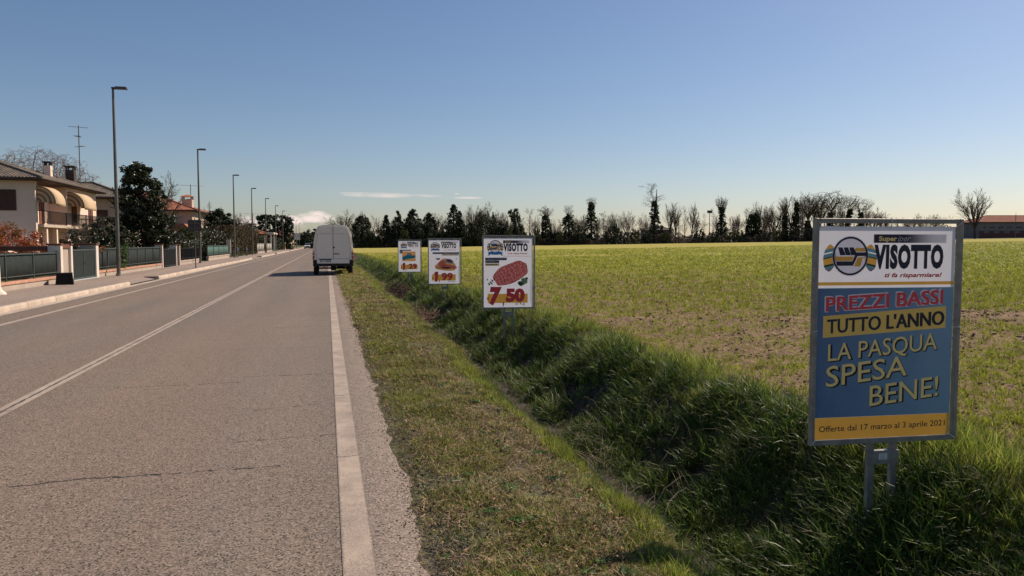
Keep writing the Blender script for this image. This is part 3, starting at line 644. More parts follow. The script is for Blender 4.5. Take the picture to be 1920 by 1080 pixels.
def logo(q, cu, cv, r, ribbon=False, eggs=True):
    A = q.asp(); it = []
    def P(x, y): return (cu + x * r, cv + y * r * A)           # unit circle coordinates, y down
    if eggs:
        for sx in (-1, 1):
            ex, rr = (1.16 if not ribbon else 1.06) * sx, ((.36, .70) if not ribbon else (.26, .6))
            def blob(y0, y1, m, L, s=sx, slant=.22):
                top, bot = [], []
                for i in range(9):
                    tt = -1 + 2 * i / 8
                    top.append((tt, y0)); bot.append((tt, y1))
                pts = []
                for tt, y in top + bot[::-1]:
                    yy = y - .04 * tt * s * 0; lim = rr[0] * math.sqrt(max(0, 1 - (yy / rr[1]) ** 2)); pts.append(P(ex + tt * lim, yy + .1 + slant * tt * lim * (1 if s > 0 else -1)))
                return q.poly(pts, m, L)
            for (y0, y1, m) in ((-.69, -.48, P_YEL), (-.48, -.30, P_TEAL), (-.24, -.06, P_TEAL), (-.06, .0, P_DGREEN), (.0, .32, P_YEL), (.32, .42, P_DGREEN), (.42, .52, P_TEAL), (.52, .69, P_GREY)): it.append(blob(y0, y1, m, 1))
    it.append(q.ell(cu, cv, r * 1.04, P_WHITE, 2, n=40)); it.append(q.ell(cu, cv, r, P_NAVY, 3, ring=.90, n=40))
    for i in range(3):
        x = -.70 + i * .31; it.append(q.poly([P(x, -.45), P(x + .24 + .0, -.45), P(x + .40 - (.0 if i < 2 else -.06), -.12), P(x + .40, -.04), P(x + .12, -.04)], P_NAVY, 3))
    it.append(q.poly([P(-.88, .02), P(.20, .02), P(.12, .25), P(-.86, .25)], P_YEL, 3))
    it.append(q.poly([P(-.82, .27), P(.12, .27), P(.32, -.19), P(.90, -.19), P(.92, .0), P(.40, .0), P(.16, .50), P(-.74, .50)], P_NAVY, 4))
    it.append(q.poly([P(.28, -.42), P(.80, -.42), P(.88, -.23), P(.24, -.23)], P_YEL, 3))
    it.append(q.poly([P(.42, .06), P(.90, .06), P(.70, .12), P(.58, .54), P(.20, .54), P(.34, .24)], P_YEL, 3))
    if ribbon:
        it.append(q.poly([P(-1.25, .95), P(-.85, .88), P(-.85, 1.35), P(-1.25, 1.5), P(-1.05, 1.2)], P_RIB, 4)); it.append(q.poly([P(1.25, .95), P(.85, .88), P(.85, 1.35), P(1.25, 1.5), P(1.05, 1.2)], P_RIB, 4))
        top = [P(-1 + i / 5, .78 + .12 * (1 - ((i - 5) / 5) ** 2)) for i in range(11)]; bot = [P(-1 + i / 5, 1.2 + .12 * (1 - ((i - 5) / 5) ** 2)) for i in range(11)]
        it.append(q.poly(top + bot[::-1], P_RIB, 5))
    return q.put(it, 'logo')
def masthead(q, cu, cv, r, u0, u1, vb, cap, bar, tag_, ribbon=False):
    logo(q, cu, cv, r, ribbon)
    q.put([q.rect(u0 - .005, bar[0], .93, bar[1], P_BAR, 2)], 'printed_bar')
    h = (bar[1] - bar[0]); w = (u1 - u0)
    q.put_each([q.text('Super', u0 + .03 * w / .5, u0 + .32 * w, bar[1] - .22 * h, bar[1] - .22 * h, .56 * h, P_CREAM2, 3, .035), q.text('iper', u0 + .325 * w, u0 + .52 * w, bar[1] - .20 * h, bar[1] - .20 * h, .66 * h, P_WHITE, 3, 0., .45)], 'lettering')
    q.put([q.text('VISOTTO', u0, u1, vb, vb, cap, P_NAVY, 3, .064, spacing=1.13)], 'lettering')
    q.put([q.text('ti fa risparmiare!', tag_[0], tag_[1], tag_[2], tag_[2], tag_[3], P_RED, 3, .03, .28)], 'lettering')

# the near sign
SX, SY = 3.545, 4.13; bzz = tz(SX, SY)
t1, b1, q = sign_body('nearest and largest advert sign, blue poster reading PREZZI BASSI, on two steel legs', (SX, SY), R(-4.6), bzz, sticker=True)
masthead(q, .228, .1375, .127, .40, .912, .1985, .1135, (.0365, .0765), (.48, .905, .238, .021))
q.put([q.rect(0.002, .2585, .998, .2735, P_YEL, 2)], 'printed_stripe')
q.put([q.rect(0.002, .2865, .998, .8945, P_BLUEF, 2)], 'printed_field')
q.put([q.rect(0.002, .8950, .998, .9985, P_YEL, 2)], 'printed_stripe')
q.put([q.text('PREZZI BASSI', .058, .915, .3955, .3655, .069, P_PINK, 3, .03, du=-.006, dv=-.003), q.text('PREZZI BASSI', .058, .915, .3955, .3655, .069, P_PINK, 3, .03, du=-.002, dv=.003), q.text('PREZZI BASSI', .062, .92, .3955, .3655, .067, P_CRIM, 4, .018)], 'lettering')
q.put([q.poly([(.045, .416), (.945, .377), (.945, .481), (.045, .5175)], P_BAND, 3)], 'printed_stripe')
q.put([q.text("TUTTO L'ANNO", .075, .93, .4985, .4655, .066, P_BLACK, 4, .014, du=-.002), q.text("TUTTO L'ANNO", .075, .935, .4985, .4655, .066, P_NAVY, 5, .012)], 'lettering')
for s_, u0, u1, v0, v1, cp in (('LA PASQUA', .085, .885, .628, .583, .079), ('SPESA', .075, .665, .750, .704, .096), ('BENE!', .395, .905, .8475, .8075, .096)):
    q.put([q.text(s_, u0, u1, v0, v1, cp, P_BLACK, 3, .02, du=.010, dv=.005), q.text(s_, u0, u1, v0, v1, cp, P_BLACK, 3, .02, du=.005, dv=.0025), q.text(s_, u0, u1, v0, v1, cp, P_CREAM2, 4, .004)], 'lettering')
q.put([q.text('Offerte dal 17 marzo al 3 aprile 2021', .033, .965, .9615, .9540, .0275, P_NAVY, 3, .008)], 'lettering')

def price(q, big, cents, y0, y1, ub, uc, box, unit, euro):
    q.put([q.rect(*box, P_YEL, 2)], 'printed_patch')
    if big == '1':
        w = ub[1] - ub[0]; h = y1 - y0; q.put([q.poly([(ub[0] + w * a, y0 + h * c_) for a, c_ in ((.38, 0), (1, 0), (.78, 1), (.16, 1), (.32, .30), (.0, .36), (.05, .15))], P_CRIM, 4)], 'lettering')
    else: q.put([q.text(big, ub[0], ub[1], y1, y1, y1 - y0, P_CRIM, 4, .075, .12)], 'lettering')
    q.put([q.text(',', ub[1] + .015, ub[1] + .045, y1, y1, .17, P_CRIM, 4, .03)], 'lettering')
    q.put([q.text(cents, uc[0], uc[1], uc[2], uc[2], uc[3], P_CRIM, 4, (.07 if big == '7' else .045), 0)], 'lettering')
    q.put([q.text('€', euro[0], euro[0] + .055, euro[1], euro[1], .05, P_CRIM, 4, .02)], 'lettering')
    if unit: q.put([q.text(unit[0], unit[1], unit[2], unit[3], unit[3], .034, P_BLACK, 5, .0)], 'lettering')
def dashes(q, u0, u1, v0, v1, m, seed):       # print too small to read: a broken row of letter-sized marks
    r = random.Random(seed); it = []; u = u0
    while u < u1:
        w = r.uniform(.008, .02); it.append(q.rect(u, v0, min(u + w, u1), v1, m, 3)); u += w + (.02 if r.random() < .18 else .007)
    return it
# second sign: 7,50
x2, y2 = at(952, 14.9); x2, y2 = x2 + .02, y2
t2, b2, q = sign_body('white advert sign with a tied meat roast over the price 7,50', (x2, y2), R(-7), tz(x2, y2))
masthead(q, .235, .125, .128, .40, .90, .195, .115, (.037, .077), (.49, .895, .235, .02), True)
q.put([q.rect(.40, .262, .97, .266, P_CRIM, 2)], 'printed_line')
q.put_each([q.rect(.03, .285, .47, .322, P_NAVY, 2), q.rect(.03, .325, .315, .362, P_NAVY, 2), q.rect(.03, .368, .315, .402, P_CREAM, 2)], 'printed_patch')
q.put_each([q.text('ARROSTO DI PETTO', .045, .455, .314, .314, .020, P_WHITE, 3, .02), q.text('DI VITELLO', .045, .275, .353, .353, .020, P_WHITE, 3, .02), q.text('CONDITO', .045, .265, .394, .394, .018, P_NAVY, 3, .02)], 'lettering')
def roast(q):
    cu, cv, A = .55, .51, q.asp(); pts = []
    for i in range(36):
        a = 2 * pi * i / 36; ca, sa = cos(a), sin(a); x = .37 * math.copysign(abs(ca) ** .75, ca); y = .195 * math.copysign(abs(sa) ** .8, sa); rot = -R(24)
        k = 1 + .03 * sin(i * 5.1); pts.append((cu + (x * cos(rot) - y * sin(rot)) * k, cv + (x * sin(rot) + y * cos(rot)) * A * k))
    it = [q.poly(pts, P_MEAT, 3)]
    for (du, dv, m, rr) in ((.83, .62, P_GREEN, .075), (.75, .66, P_DGREEN, .06), (.80, .655, P_GREEN, .045), (.88, .585, P_DGREEN, .03)): it.append(q.ell(du, dv, rr, m, 4, rr * .75, .6, 11))
    for i in range(9): it.append(q.ell(.07 + .02 * (i % 4) + .012 * i, .60 + .012 * ((i * 5) % 7), .014, P_DGREEN if i % 2 else P_GREEN, 4, .022, i, 7))
    q.put(it, 'printed_picture')
roast(q)
price(q, '7', '50', .705, .965, (.11, .37), (.45, .84, .925, .195), (.08, .805, .90, .938), ('al Kg', .64, .84, .965), (.055, .90))
q.put([q.rect(.955, .60 + .022 * i, .965, .614 + .022 * i, P_GREY, 2) for i in range(15)], 'fine_print')
# third sign: 1,99
x3, y3 = at(834, 23.65)
t3, b3, q = sign_body('white advert sign with a sandwich over the price 1,99', (x3, y3), R(-5), tz(x3, y3))
masthead(q, .205, .135, .118, .40, .88, .195, .115, (.042, .075), (.49, .88, .24, .018), True)
q.put_each([q.rect(.12, .285, .97, .325, P_NAVY, 2), q.rect(.42, .33, .96, .358, P_CREAM, 2)], 'printed_patch')
q.put(dashes(q, .14, .95, .297, .314, P_WHITE, 5) + dashes(q, .44, .94, .337, .351, P_NAVY, 8), 'fine_print')
A = q.asp()
q.put([q.ell(.52, .655, .33, P_BREAD, 3, .07, .1), q.poly([(.18, .60), (.42, .44), (.50, .42), (.70, .44), (.85, .56), (.86, .64), (.55, .68), (.25, .66)], P_BREAD, 4), q.ell(.42, .54, .13, P_HAM, 5, .10, -.4, 12), q.ell(.60, .60, .20, P_HAM, 5, .06, .1, 14), q.ell(.55, .64, .17, P_PLUM, 6, .03, .05, 12), q.ell(.66, .49, .14, P_GREY, 6, .075, .25, 9), q.ell(.66, .48, .09, P_PLUM, 7, .035, .3, 9), q.ell(.82, .63, .08, P_HAM, 7, .06, 0, 9),
       q.poly([(.22, .42), (.37, .42), (.34, .455), (.25, .455)], P_PLUM, 4), q.poly([(.85, .44), (.93, .415), (.88, .45)], P_GREEN, 4)], 'printed_picture')
price(q, '1', '99', .725, .955, (.16, .30), (.40, .77, .925, .17), (.10, .79, .86, .93), ('all\'etto', .60, .84, .965), (.09, .905))
q.put([q.rect(.945, .60 + .022 * i, .958, .614 + .022 * i, P_GREY, 2) for i in range(14)], 'fine_print')
# fourth sign: 1,29
x4, y4 = at(768.5, 33.6)
t4, b4, q = sign_body('farthest small white advert sign with a blue and orange pack over the price 1,29', (x4, y4), R(-5), tz(x4, y4))
masthead(q, .24, .135, .115, .40, .90, .195, .12, (.035, .07), (.50, .88, .235, .016), True)
q.put_each([q.rect(.05, .29, .56, .325, P_NAVY, 2), q.rect(.05, .328, .19, .41, P_GREY, 2)], 'printed_patch')
q.put(dashes(q, .2, .54, .301, .317, P_WHITE, 3), 'fine_print')
q.put([q.rect(.17, .345, .77, .66, P_ORANGE, 3), q.poly([(.17, .52), (.38, .46), (.40, .40), (.55, .40), (.62, .48), (.77, .46), (.77, .55), (.17, .63)], P_BLUE, 4), q.poly([(.41, .43), (.54, .43), (.56, .47), (.40, .47)], P_WHITE, 5)], 'printed_picture')
price(q, '1', '29', .71, .95, (.17, .30), (.46, .83, .91, .17), (.10, .77, .86, .92), None, (.10, .88))
# ------------------------------------------------------------------ parked van
def build_van():
    X0, Y0 = .30, 38.4
    t = thing('delivery_van', 'white high-roofed delivery van parked half on the grass verge, seen from behind', 'van', (X0, Y0, 0))
    wht = mk('van_paint', (.88, .76, .64), (.84, .73, .615), 1.5, .38, spec=.5, dirt=.18); blk = mk('black_plastic', (.022, .021, .02), rough=.6); rub = mk('tyre_rubber', (.02, .019, .018), rough=.85, bump=.3)
    glass = mk('van_glass', (.02, .025, .03), rough=.08, spec=.6); chrome = mk('wheel_steel', (.3, .3, .3), rough=.4, metal=.8)
    prof = [(.55, .50), (.93, .50), (.985, .62), (.995, 1.05), (.985, 1.25), (.955, 1.62), (.90, 2.0), (.83, 2.28), (.77, 2.44), (.68, 2.53), (.45, 2.575), (0, 2.59)]
    full = prof + [(-x, z) for x, z in prof[-2::-1]]
    def ring(y, sx, zs=1., zo=0., zmax=9): return [(x * sx, y, min(.5 + (z - .5) * zs + zo, zmax)) for x, z in full]
    secs = [ring(.10, .985, .995), ring(.16, 1), ring(.6, 1), ring(3.3, 1), ring(4.05, 1, .985), ring(4.6, .985, 1, 0, 2.12), ring(5.0, .97, 1, 0, 1.62), ring(5.5, .93, 1, 0, 1.28), ring(5.85, .85, 1, 0, 1.02)]
    V = [p for s in secs for p in s]; n = len(full); Fs = [(i * n + k, i * n + k + 1, (i + 1) * n + k + 1, (i + 1) * n + k) for i in range(len(secs) - 1) for k in range(n - 1)]
    Fs += [(i * n, (i + 1) * n, (i + 2) * n - 1, (i + 1) * n - 1) for i in range(len(secs) - 1)]; Fs += [tuple(range(n)), tuple(range(len(V) - 1, len(V) - n - 1, -1))]
    b = MB(); b.add(V, Fs); body = b.build('body', wht, t, smooth=False)
    bv = body.modifiers.new('soft_edges', 'BEVEL'); bv.width = .02; bv.segments = 2; bv.limit_method = 'ANGLE'; bv.angle_limit = R(25)
    # two rear doors: slightly proud slabs with a gap between them
    def door(sgn):
        c = [(.012, .62), (.86, .62), (.905, .70), (.905, 1.2), (.885, 1.55), (.83, 1.95), (.765, 2.25), (.70, 2.42), (.62, 2.475), (.012, 2.52)]
        p = [(sgn * x, z) for x, z in c]; d = MB(); d.prism(p, 'y', .055, .102); o = d.build('rear_door', wht, t)
        bb = o.modifiers.new('edge', 'BEVEL'); bb.width = .012; bb.segments = 2; bb.limit_method = 'ANGLE'; bb.angle_limit = R(40)
        # pressed panel lines
        g = MB()
        g.box(min(sgn * .05, sgn * .74), max(sgn * .05, sgn * .74), .0525, .0545, 2.112, 2.124); g.box(min(sgn * .06, sgn * .85), max(sgn * .06, sgn * .85), .0525, .0545, .842, .852)
        for (xa, za, xb, zb) in ((.80, .88, .845, 1.5), (.845, 1.5, .73, 2.10)): g.tube([(sgn * xa, .0545, za), (sgn * xb, .0545, zb)], .005, 4)
        g.build('panel_groove', mk('door_gap', (.16, .15, .14), rough=.8), o)
        for z in (.80, 1.35, 1.95):
            h = MB(); h.bbox(sgn * (.925 - max(0, z - 1.2) * .12) - .02, sgn * (.925 - max(0, z - 1.2) * .12) + .02, .03, .085, z, z + .10, .008); h.build('hinge', wht, o)
        return o
    dl, dr_ = door(-1), door(1)
    s = MB(); s.box(-.0115, .0115, .085, .105, .62, 2.5); s.build('door_seal', blk, t)
    h = MB(); h.bbox(.03, .30, .03, .0545, 1.075, 1.115, .008); h.bbox(.06, .27, .012, .029, 1.085, 1.105, .005); h.build('handle', blk, dr_)
    # round badge hole beside the door gap
    h = MB(); h.prism([(.035 + .045 * cos(a), 1.42 + .045 * sin(a)) for a in np.linspace(0, 2 * pi, 14, endpoint=False)], 'y', .04, .0545); h.build('badge', blk, dr_)
    # lamps
    lr = mk('tail_lamp_red', (.38, .02, .015), rough=.15, spec=.6); la = mk('tail_lamp_amber_glint', (.95, .55, .30), rough=.15, spec=.6); lw = mk('tail_lamp_clear', (.55, .5, .48), rough=.15, spec=.6)  # amber lens lightened, the sun's reflection is put into its colour
    for sgn in (-1, 1):
        e = MB(); xa, xb = sorted((sgn * .905, sgn * 1.0)); e.bbox(xa, xb, .03, .22, .80, 1.24, .02, 0); o = e.build('tail_lamp', lr, t)
        e = MB(); e.bbox(xa + .008, xb - .008, .018, .031, 1.14, 1.225, .004); e.build('indicator_lens', la, o)
        e = MB(); e.bbox(xa + .008, xb - .008, .018, .031, .98, 1.05, .004); e.build('reversing_lens', lw, o)
        e = MB(); xc = sgn * 1.10; e.bbox(xc - .09, xc + .09, 4.45, 4.55, 1.35, 1.62, .02); xm = sorted((sgn * .93, sgn * 1.02)); e.box(xm[0], xm[1], 4.48, 4.52, 1.42, 1.46); e.build('wing_mirror', blk, t)
        e = MB(); xs = sorted((sgn * .968, sgn * .975)); e.add([(sgn * .978, 4.1, 1.3), (sgn * .978, 5.0, 1.28), (sgn * .955, 4.6, 1.72), (sgn * .93, 4.1, 1.95)], [(0, 1, 2, 3) if sgn > 0 else (3, 2, 1, 0)]); e.build('side_window', glass, t)
        for y in (.95, 4.75):
            w = MB(); N = 28; R0 = .345; xi, xo = (.74, .965)
            pr = [(xi, .22), (xi, R0 - .02), (xi + .03, R0), (xo - .03, R0), (xo, R0 - .03), (xo, .22)]
            VV = [(sgn * px_, y + r * cos(2 * pi * k / N), R0 + r * sin(2 * pi * k / N)) for k in range(N) for px_, r in pr]; m_ = len(pr)
            w.add(VV, [(k * m_ + i, k * m_ + i + 1, ((k + 1) % N) * m_ + i + 1, ((k + 1) % N) * m_ + i) for k in range(N) for i in range(m_ - 1)])
            o = w.build('wheel', rub, t, smooth=True); d = MB(); d.tube([(sgn * .80, y, R0), (sgn * .94, y, R0)], .222, 18); d.build('rim', chrome, o)
    b = MB(); b.bbox(-.99, .99, -.02, .20, .475, .605, .03); b.bbox(-.985, -.80, -.015, .18, .606, .785, .02); b.bbox(.80, .985, -.015, .18, .606, .785, .02); b.build('bumper', blk, t)
    b = MB(); b.bbox(-.79, .79, -.002, .1, .607, .80, .01); b.build('step_panel', wht, t)
    # licence plate
    b = MB(); b.bbox(-.64, -.12, -.016, -.0035, .665, .775, .006); pl = b.build('licence_plate', mk('plate_white', (.66, .65, .62), rough=.4), t)
    q = Print(-.64, -.12, .775, .665, -.0165, pl); q.put([q.rect(0, .02, .07, .98, P_RIB, 1), q.rect(.93, .02, 1, .98, P_RIB, 1), q.text('CF 193MV', .10, .90, .80, .80, .62, P_BLACK, 1, .01)], 'lettering')
    b = MB(); b.bbox(-.68, -.08, -.02, -.004, .785, .83, .006); b.build('plate_lamp', blk, t)
    # underbody
    b = MB(); b.box(-.70, .70, .25, 5.2, .44, .50); b.tube([(-.75, .95, .34), (.75, .95, .34)], .045, 8); b.bbox(-.12, .14, .82, 1.08, .22, .46, .03); b.tube([(-.45, .12, .36), (-.45, 1.2, .38)], .03, 8); b.bbox(.2, .62, 1.2, 2.4, .3, .45, .03); b.tube([(0, 1, .33), (0, 3.6, .4)], .04, 8)
    for sgn in (-1, 1): b.box(sgn * .86 - .11, sgn * .86 + .11, 1.34, 1.36, .16, .5)
    b.build('underbody', blk, t)
    b = MB(); b.add([(-.78, 4.72, 2.02), (.78, 4.72, 2.02), (.90, 5.05, 1.58), (-.90, 5.05, 1.58)], [(0, 1, 2, 3)]); b.build('windscreen', glass, t)
build_van(); bpy.data.objects['delivery_van'].scale = (1, 1, .975)

# oncoming white car in the far lane
def build_car(x, y, label):
    t = thing('car', label, 'car', (x, y, 0), pi)
    wht = mk('car_paint', (.72, .70, .67), rough=.3, spec=.5); blk = MATS['black_plastic']; gl = MATS['van_glass']
    b = MB(); b.add([(sx * w, yy, z) for yy, w, z in ((-2.1, .86, .45), (-2.1, .86, .95), (-1.9, .88, 1.05), (1.2, .88, 1.02), (2.0, .80, .88), (2.15, .78, .5)) for sx in (-1, 1)], [(0, 1, 3, 2), (2, 3, 5, 4), (4, 5, 7, 6), (6, 7, 9, 8), (8, 9, 11, 10), (10, 11, 1, 0), (0, 2, 4, 6, 8, 10), (11, 9, 7, 5, 3, 1)]); b.build('body', wht, t)
    b = MB(); b.add([(sx * w, yy, z) for yy, w, z in ((-1.95, .82, 1.04), (-1.5, .68, 1.58), (.3, .68, 1.6), (1.1, .80, 1.03)) for sx in (-1, 1)], [(0, 1, 3, 2), (4, 5, 7, 6), (0, 2, 4, 6), (7, 5, 3, 1)]); b.build('windows', gl, t)
    b = MB(); b.bbox(-.68, .68, -1.5, .32, 1.575, 1.64, .02); b.build('roof', wht, t)
    b = MB(); b.bbox(-.85, .85, 2.1, 2.2, .3, .55, .03); b.bbox(-.4, .4, 2.12, 2.17, .58, .8, .02); b.build('bumper', blk, t)
    for s in (-1, 1):
        b = MB(); b.bbox(s * .65 - .14, s * .65 + .14, 2.02, 2.12, .68, .82, .02); b.build('headlight', mk('lamp_glass', (.7, .7, .68), rough=.1), t)
        for yy in (-1.3, 1.35): b = MB(); b.tube([(s * .7, yy, .33), (s * .9, yy, .33)], .33, 14); b.build('wheel', MATS['tyre_rubber'], t)
cx_, cy_ = at(577.5, 212); build_car(cx_, cy_, 'white car coming towards the camera in the far lane, beyond the van')

# ------------------------------------------------------------------ street lamps
m_pole = mk('lamp_pole_steel', (.17, .155, .13), (.13, .12, .10), 3, .5, .5); m_head = mk('lamp_head', (.06, .06, .06), rough=.5)
lamp = thing('street_lamp', 'x', 'street lamp', (0, 0, 0), 0, 'slim street lamps along the left pavement')
b = MB(); b.tube([(0, 0, 0), (0, 0, 2.2), (0, 0, 4.6), (0, 0, 8.32)], [.085, .082, .068, .05], 12); b.build('pole', m_pole, lamp, smooth=False)
b = MB(); b.tube([(0, 0, 0), (0, 0, .12)], .12, 12); b.build('foot_collar', mk('concrete_grey', (.3, .27, .24), rough=.9), lamp)
b = MB(); b.bbox(-.05, .58, -.13, .13, 8.33, 8.40, .02); b.bbox(.1, .55, -.09, .09, 8.405, 8.44, .01); b.build('lamp_head', m_head, lamp)
b = MB(); b.bbox(.12, .52, -.09, .09, 8.318, 8.329, .003); b.build('lens', mk('lamp_lens', (.5, .5, .48), rough=.2), lamp)
b = MB(); b.box(.075, .088, -.035, .035, .45, .85); b.build('hatch', m_pole, lamp)
LAMPY = [37, 59.5, 81, 100, 122, 145, 168, 191, 214, 240, 266]
ORD = ['nearest and tallest-looking street lamp, beside the ivy clump on the screened fence', 'second street lamp from the camera, just before the dark traffic sign', 'third street lamp from the camera, at the far end of the low green fence',
       'fourth street lamp from the camera, in front of the brown hedge', 'fifth street lamp, standing against the left edge of the big dark tree block', 'sixth street lamp, in front of the middle of the big dark tree block', 'seventh street lamp, near the right part of the big dark tree block',
       'eighth street lamp, at the right edge of the big dark tree block', 'ninth street lamp, just beyond the yellow wall', 'tenth street lamp, small against the pink cloud', 'farthest street lamp before the roadside trees']
for i, (yy, lb) in enumerate(zip(LAMPY, ORD)):
    if i == 0: lamp.location = (-9.15, yy, .128); lamp['label'] = lb
    else: copy_thing(lamp, (-9.15, yy, .128), random.uniform(-.04, .04), lb)

# ------------------------------------------------------------------ fences and front walls on the left
FX = -9.62
m_plast = mk('front_wall_render', (.42, .335, .27), (.36, .29, .235), 2, .9, dirt=.25, bump=.2); m_terra = mk('terracotta_coping', (.50, .26, .17), (.42, .215, .14), 3, .85, island=.1, dirt=.2)
m_white = mk('pillar_white', (.66, .58, .50), (.58, .50, .43), 2, .85, dirt=.15, bump=.15); m_screen = mk('green_screen', (.012, .018, .016), (.018, .024, .021), 5, .9, bump=.3, bscale=90)
m_gpost = mk('green_grey_steel', (.08, .10, .09), rough=.55, metal=.2); m_brick = mk('brown_brick_cap', (.17, .07, .045), rough=.85)
m_blackst = mk('black_iron', (.012, .012, .012), rough=.6); m_hedge_hint = None
def screened_fence(label, y0, y1, n, group, wall_h=.30, top=1.28, screen=m_screen, posts=m_gpost, coping=m_terra, wall=m_plast, picket=False):
    t = thing('garden_fence', label, 'fence', (FX, y0, .10), 0, group); L = y1 - y0
    b = MB(); b.box(-.19, -.02, 0, L, -.05, wall_h - .09); b.build('wall', wall, t)
    k = max(1, int(L / 1.0)); st = L / k
    for i in range(k): b = MB(); b.bbox(-.225, .015, i * st + .004, (i + 1) * st - .004, wall_h - .0895, wall_h - .01 + random.uniform(0, .006), .008); b.build('coping', coping, t)
    st = L / n
    for i in range(n + 1):
        b = MB(); b.bbox(-.12, -.08, i * st - .02, i * st + .02, wall_h - .01, top + .02, .004); b.build('post', posts, t)
    for i in range(n):
        if picket:
            m = int(st / .11)
            for j in range(m): b = MB(); yc = i * st + .06 + j * (st - .1) / m; b.box(-.108, -.092, yc - .006, yc + .010, wall_h + .04, top - .04); b.build('picket', posts, t)
        else:
            V = []; Q = []; nn = 14
            for j in range(nn + 1):
                yy = i * st + .021 + (st - .042) * j / nn; xx = -.118 + .006 * sin(j * 1.7 + i)
                V += [(xx, yy, wall_h + .04), (xx, yy, top - .01 - .012 * sin(pi * j / nn))]
            Q = [(2 * j, 2 * j + 2, 2 * j + 3, 2 * j + 1) for j in range(nn)]
            o = link('screen_panel', np_mesh('screen_panel', V, quads=Q), screen, t); s = o.modifiers.new('thickness', 'SOLIDIFY'); s.thickness = .006
        for z in (wall_h + .12, top - .07):
            b = MB(); b.box(-.079, -.066, i * st + .021, (i + 1) * st - .021, z, z + .03); b.build('rail', posts, t)
    return t
def pillar(y, label, w=.26, h=1.42, m=m_white, cap=m_brick, x=FX, d=.40, group='white gate pillars'):
    t = thing('gate_pillar', label, 'pillar', (x, y, .10), 0, group)
    b = MB(); b.bbox(-d, .03, -w / 2, w / 2, -.05, h, .006); b.build('shaft', m, t)
    b = MB(); b.bbox(-d - .03, .06, -w / 2 - .03, w / 2 + .03, h + .001, h + .07, .01); b.build('cap', cap, t); return t
yp = lambda px: yx(px, FX)
Y_a, Y_b, Y_c, Y_d = yp(115), yp(134), yp(182), yp(305)
screened_fence('green screened garden fence on a terracotta-topped wall, nearest one at the left edge', 19.5, Y_a - .16, 5, 'green screened garden fences', top=1.20)
pillar(Y_a, 'white gate pillar at the end of the nearest fence, behind the black box', .24)
pillar(Y_b, 'white gate pillar on the left of the green pedestrian gate', .20)
w_ = thing('meter_wall', 'grey rendered wall panel under a brown beam between two white pillars, behind the black box', 'wall', (FX, Y_a + .13, .10))
b = MB(); b.bbox(-.36, -.06, 0, Y_b - Y_a - .25, -.05, 1.32, .005); b.build('panel', m_plast, w_)
b = MB(); b.bbox(-.42, .0, 0, Y_b - Y_a - .25, 1.321, 1.45, .01); b.build('beam', m_brick, w_)
# low canopy beam going back from the pillar
cp_ = thing('gate_beam', 'dark brown beam running back into the garden from the gate pillars', 'beam', (FX - .42, Y_a, .10)); b = MB(); b.bbox(-3.2, -.02, -.10, .10, 1.22, 1.40, .01); b.build('beam', m_brick, cp_); b = MB(); b.bbox(-3.2, -3.0, -.09, .09, -.1, 1.219, .01); b.build('post', m_plast, cp_)
g_ = thing('garden_gate', 'green screened pedestrian gate between white pillars', 'gate', (FX - .05, Y_b + .12, .10)); L = Y_c - Y_b - .34
b = MB(); b.box(0, .04, 0, L, .08, .13); b.box(0, .04, 0, L, 1.20, 1.25); b.box(0, .04, 0, .045, .131, 1.199); b.box(0, .04, L / 2 - .02, L / 2 + .02, .131, 1.199); b.box(0, .04, L - .045, L, .131, 1.199); b.build('frame', m_gpost, g_)
for i in range(2): b = MB(); b.box(.008, .02, .05 + i * L / 2, L / 2 - .025 + i * (L / 2 - .02), .135, 1.195); b.build('screen_panel', m_screen, g_)
b = MB(); b.box(-.1, .10, 0, L, -.04, .06); b.build('sill', mk('gate_sill', (.45, .47, .46), rough=.6), g_)
b = MB(); b.tube([(.05, L * .46, .65), (.09, L * .46, .65), (.09, L * .46, .75)], .01, 6); b.build('handle', m_blackst, g_)
pc = pillar(Y_c, 'broad gate pillar with intercom and letter slots, between the green gate and the long fence', .34, 1.42, d=.62)
fc = mk('pillar_front_shade', (.30, .255, .215), rough=.9)
b = MB(); b.box(-.60, -.02, -.173, -.1705, .0, 1.41); b.build('shade_facing', m_plast, pc)  # grey sheet paints the shade on this side of the white pillar
for (xa, z, m) in ((-.36, 1.08, m_blackst), (-.36, .88, mk('intercom_white', (.6, .58, .55))), (-.34, .32, m_blackst)): b = MB(); b.bbox(xa - .055, xa + .055, -.195, -.1735, z - .05, z + .05, .006); b.build('intercom' if z == .88 else 'letter_slot', m, pc)
screened_fence('long green screened garden fence behind the nearest street lamp, in front of the big magnolia', Y_c + .19, Y_d - .12, 7, 'green screened garden fences', top=1.30)
pillar(Y_d, 'slim white pillar at the far end of the long green fence', .18, 1.38)
# dark gate and railing lot
Y_e, Y_f = yp(331), yp(337)
dg_ = thing('drive_gate', 'black iron driveway gate between the slim white pillar and the next white pillar', 'gate', (FX - .05, Y_d + .12, .10)); L = Y_e - Y_d - .2
b = MB(); b.box(0, .05, 0, L, .08, .14); b.box(0, .05, 0, L, 1.10, 1.16); b.build('frame', m_blackst, dg_)
for i in range(int(L / .16)): b = MB(); b.box(.012, .034, .08 + i * .16, .125 + i * .16 + .03, .141, 1.099); b.build('bar', m_blackst, dg_)
b = MB(); b.box(.005, .011, .02, L - .02, .142, 1.098); b.build('sheet', m_blackst, dg_)
pillar(Y_e, 'white pillar on the near side of the dark railing, past the black driveway gate', .16, 1.36); pillar(Y_f + .05, 'grey pillar just beside the white one where the dark railing begins', .3, 1.34, m_plast)
screened_fence('black iron railing on a low grey wall, behind the second street lamp', Y_f + .22, yp(378), 5, None, top=1.2, wall_h=.32, posts=m_blackst, coping=m_plast, picket=True)
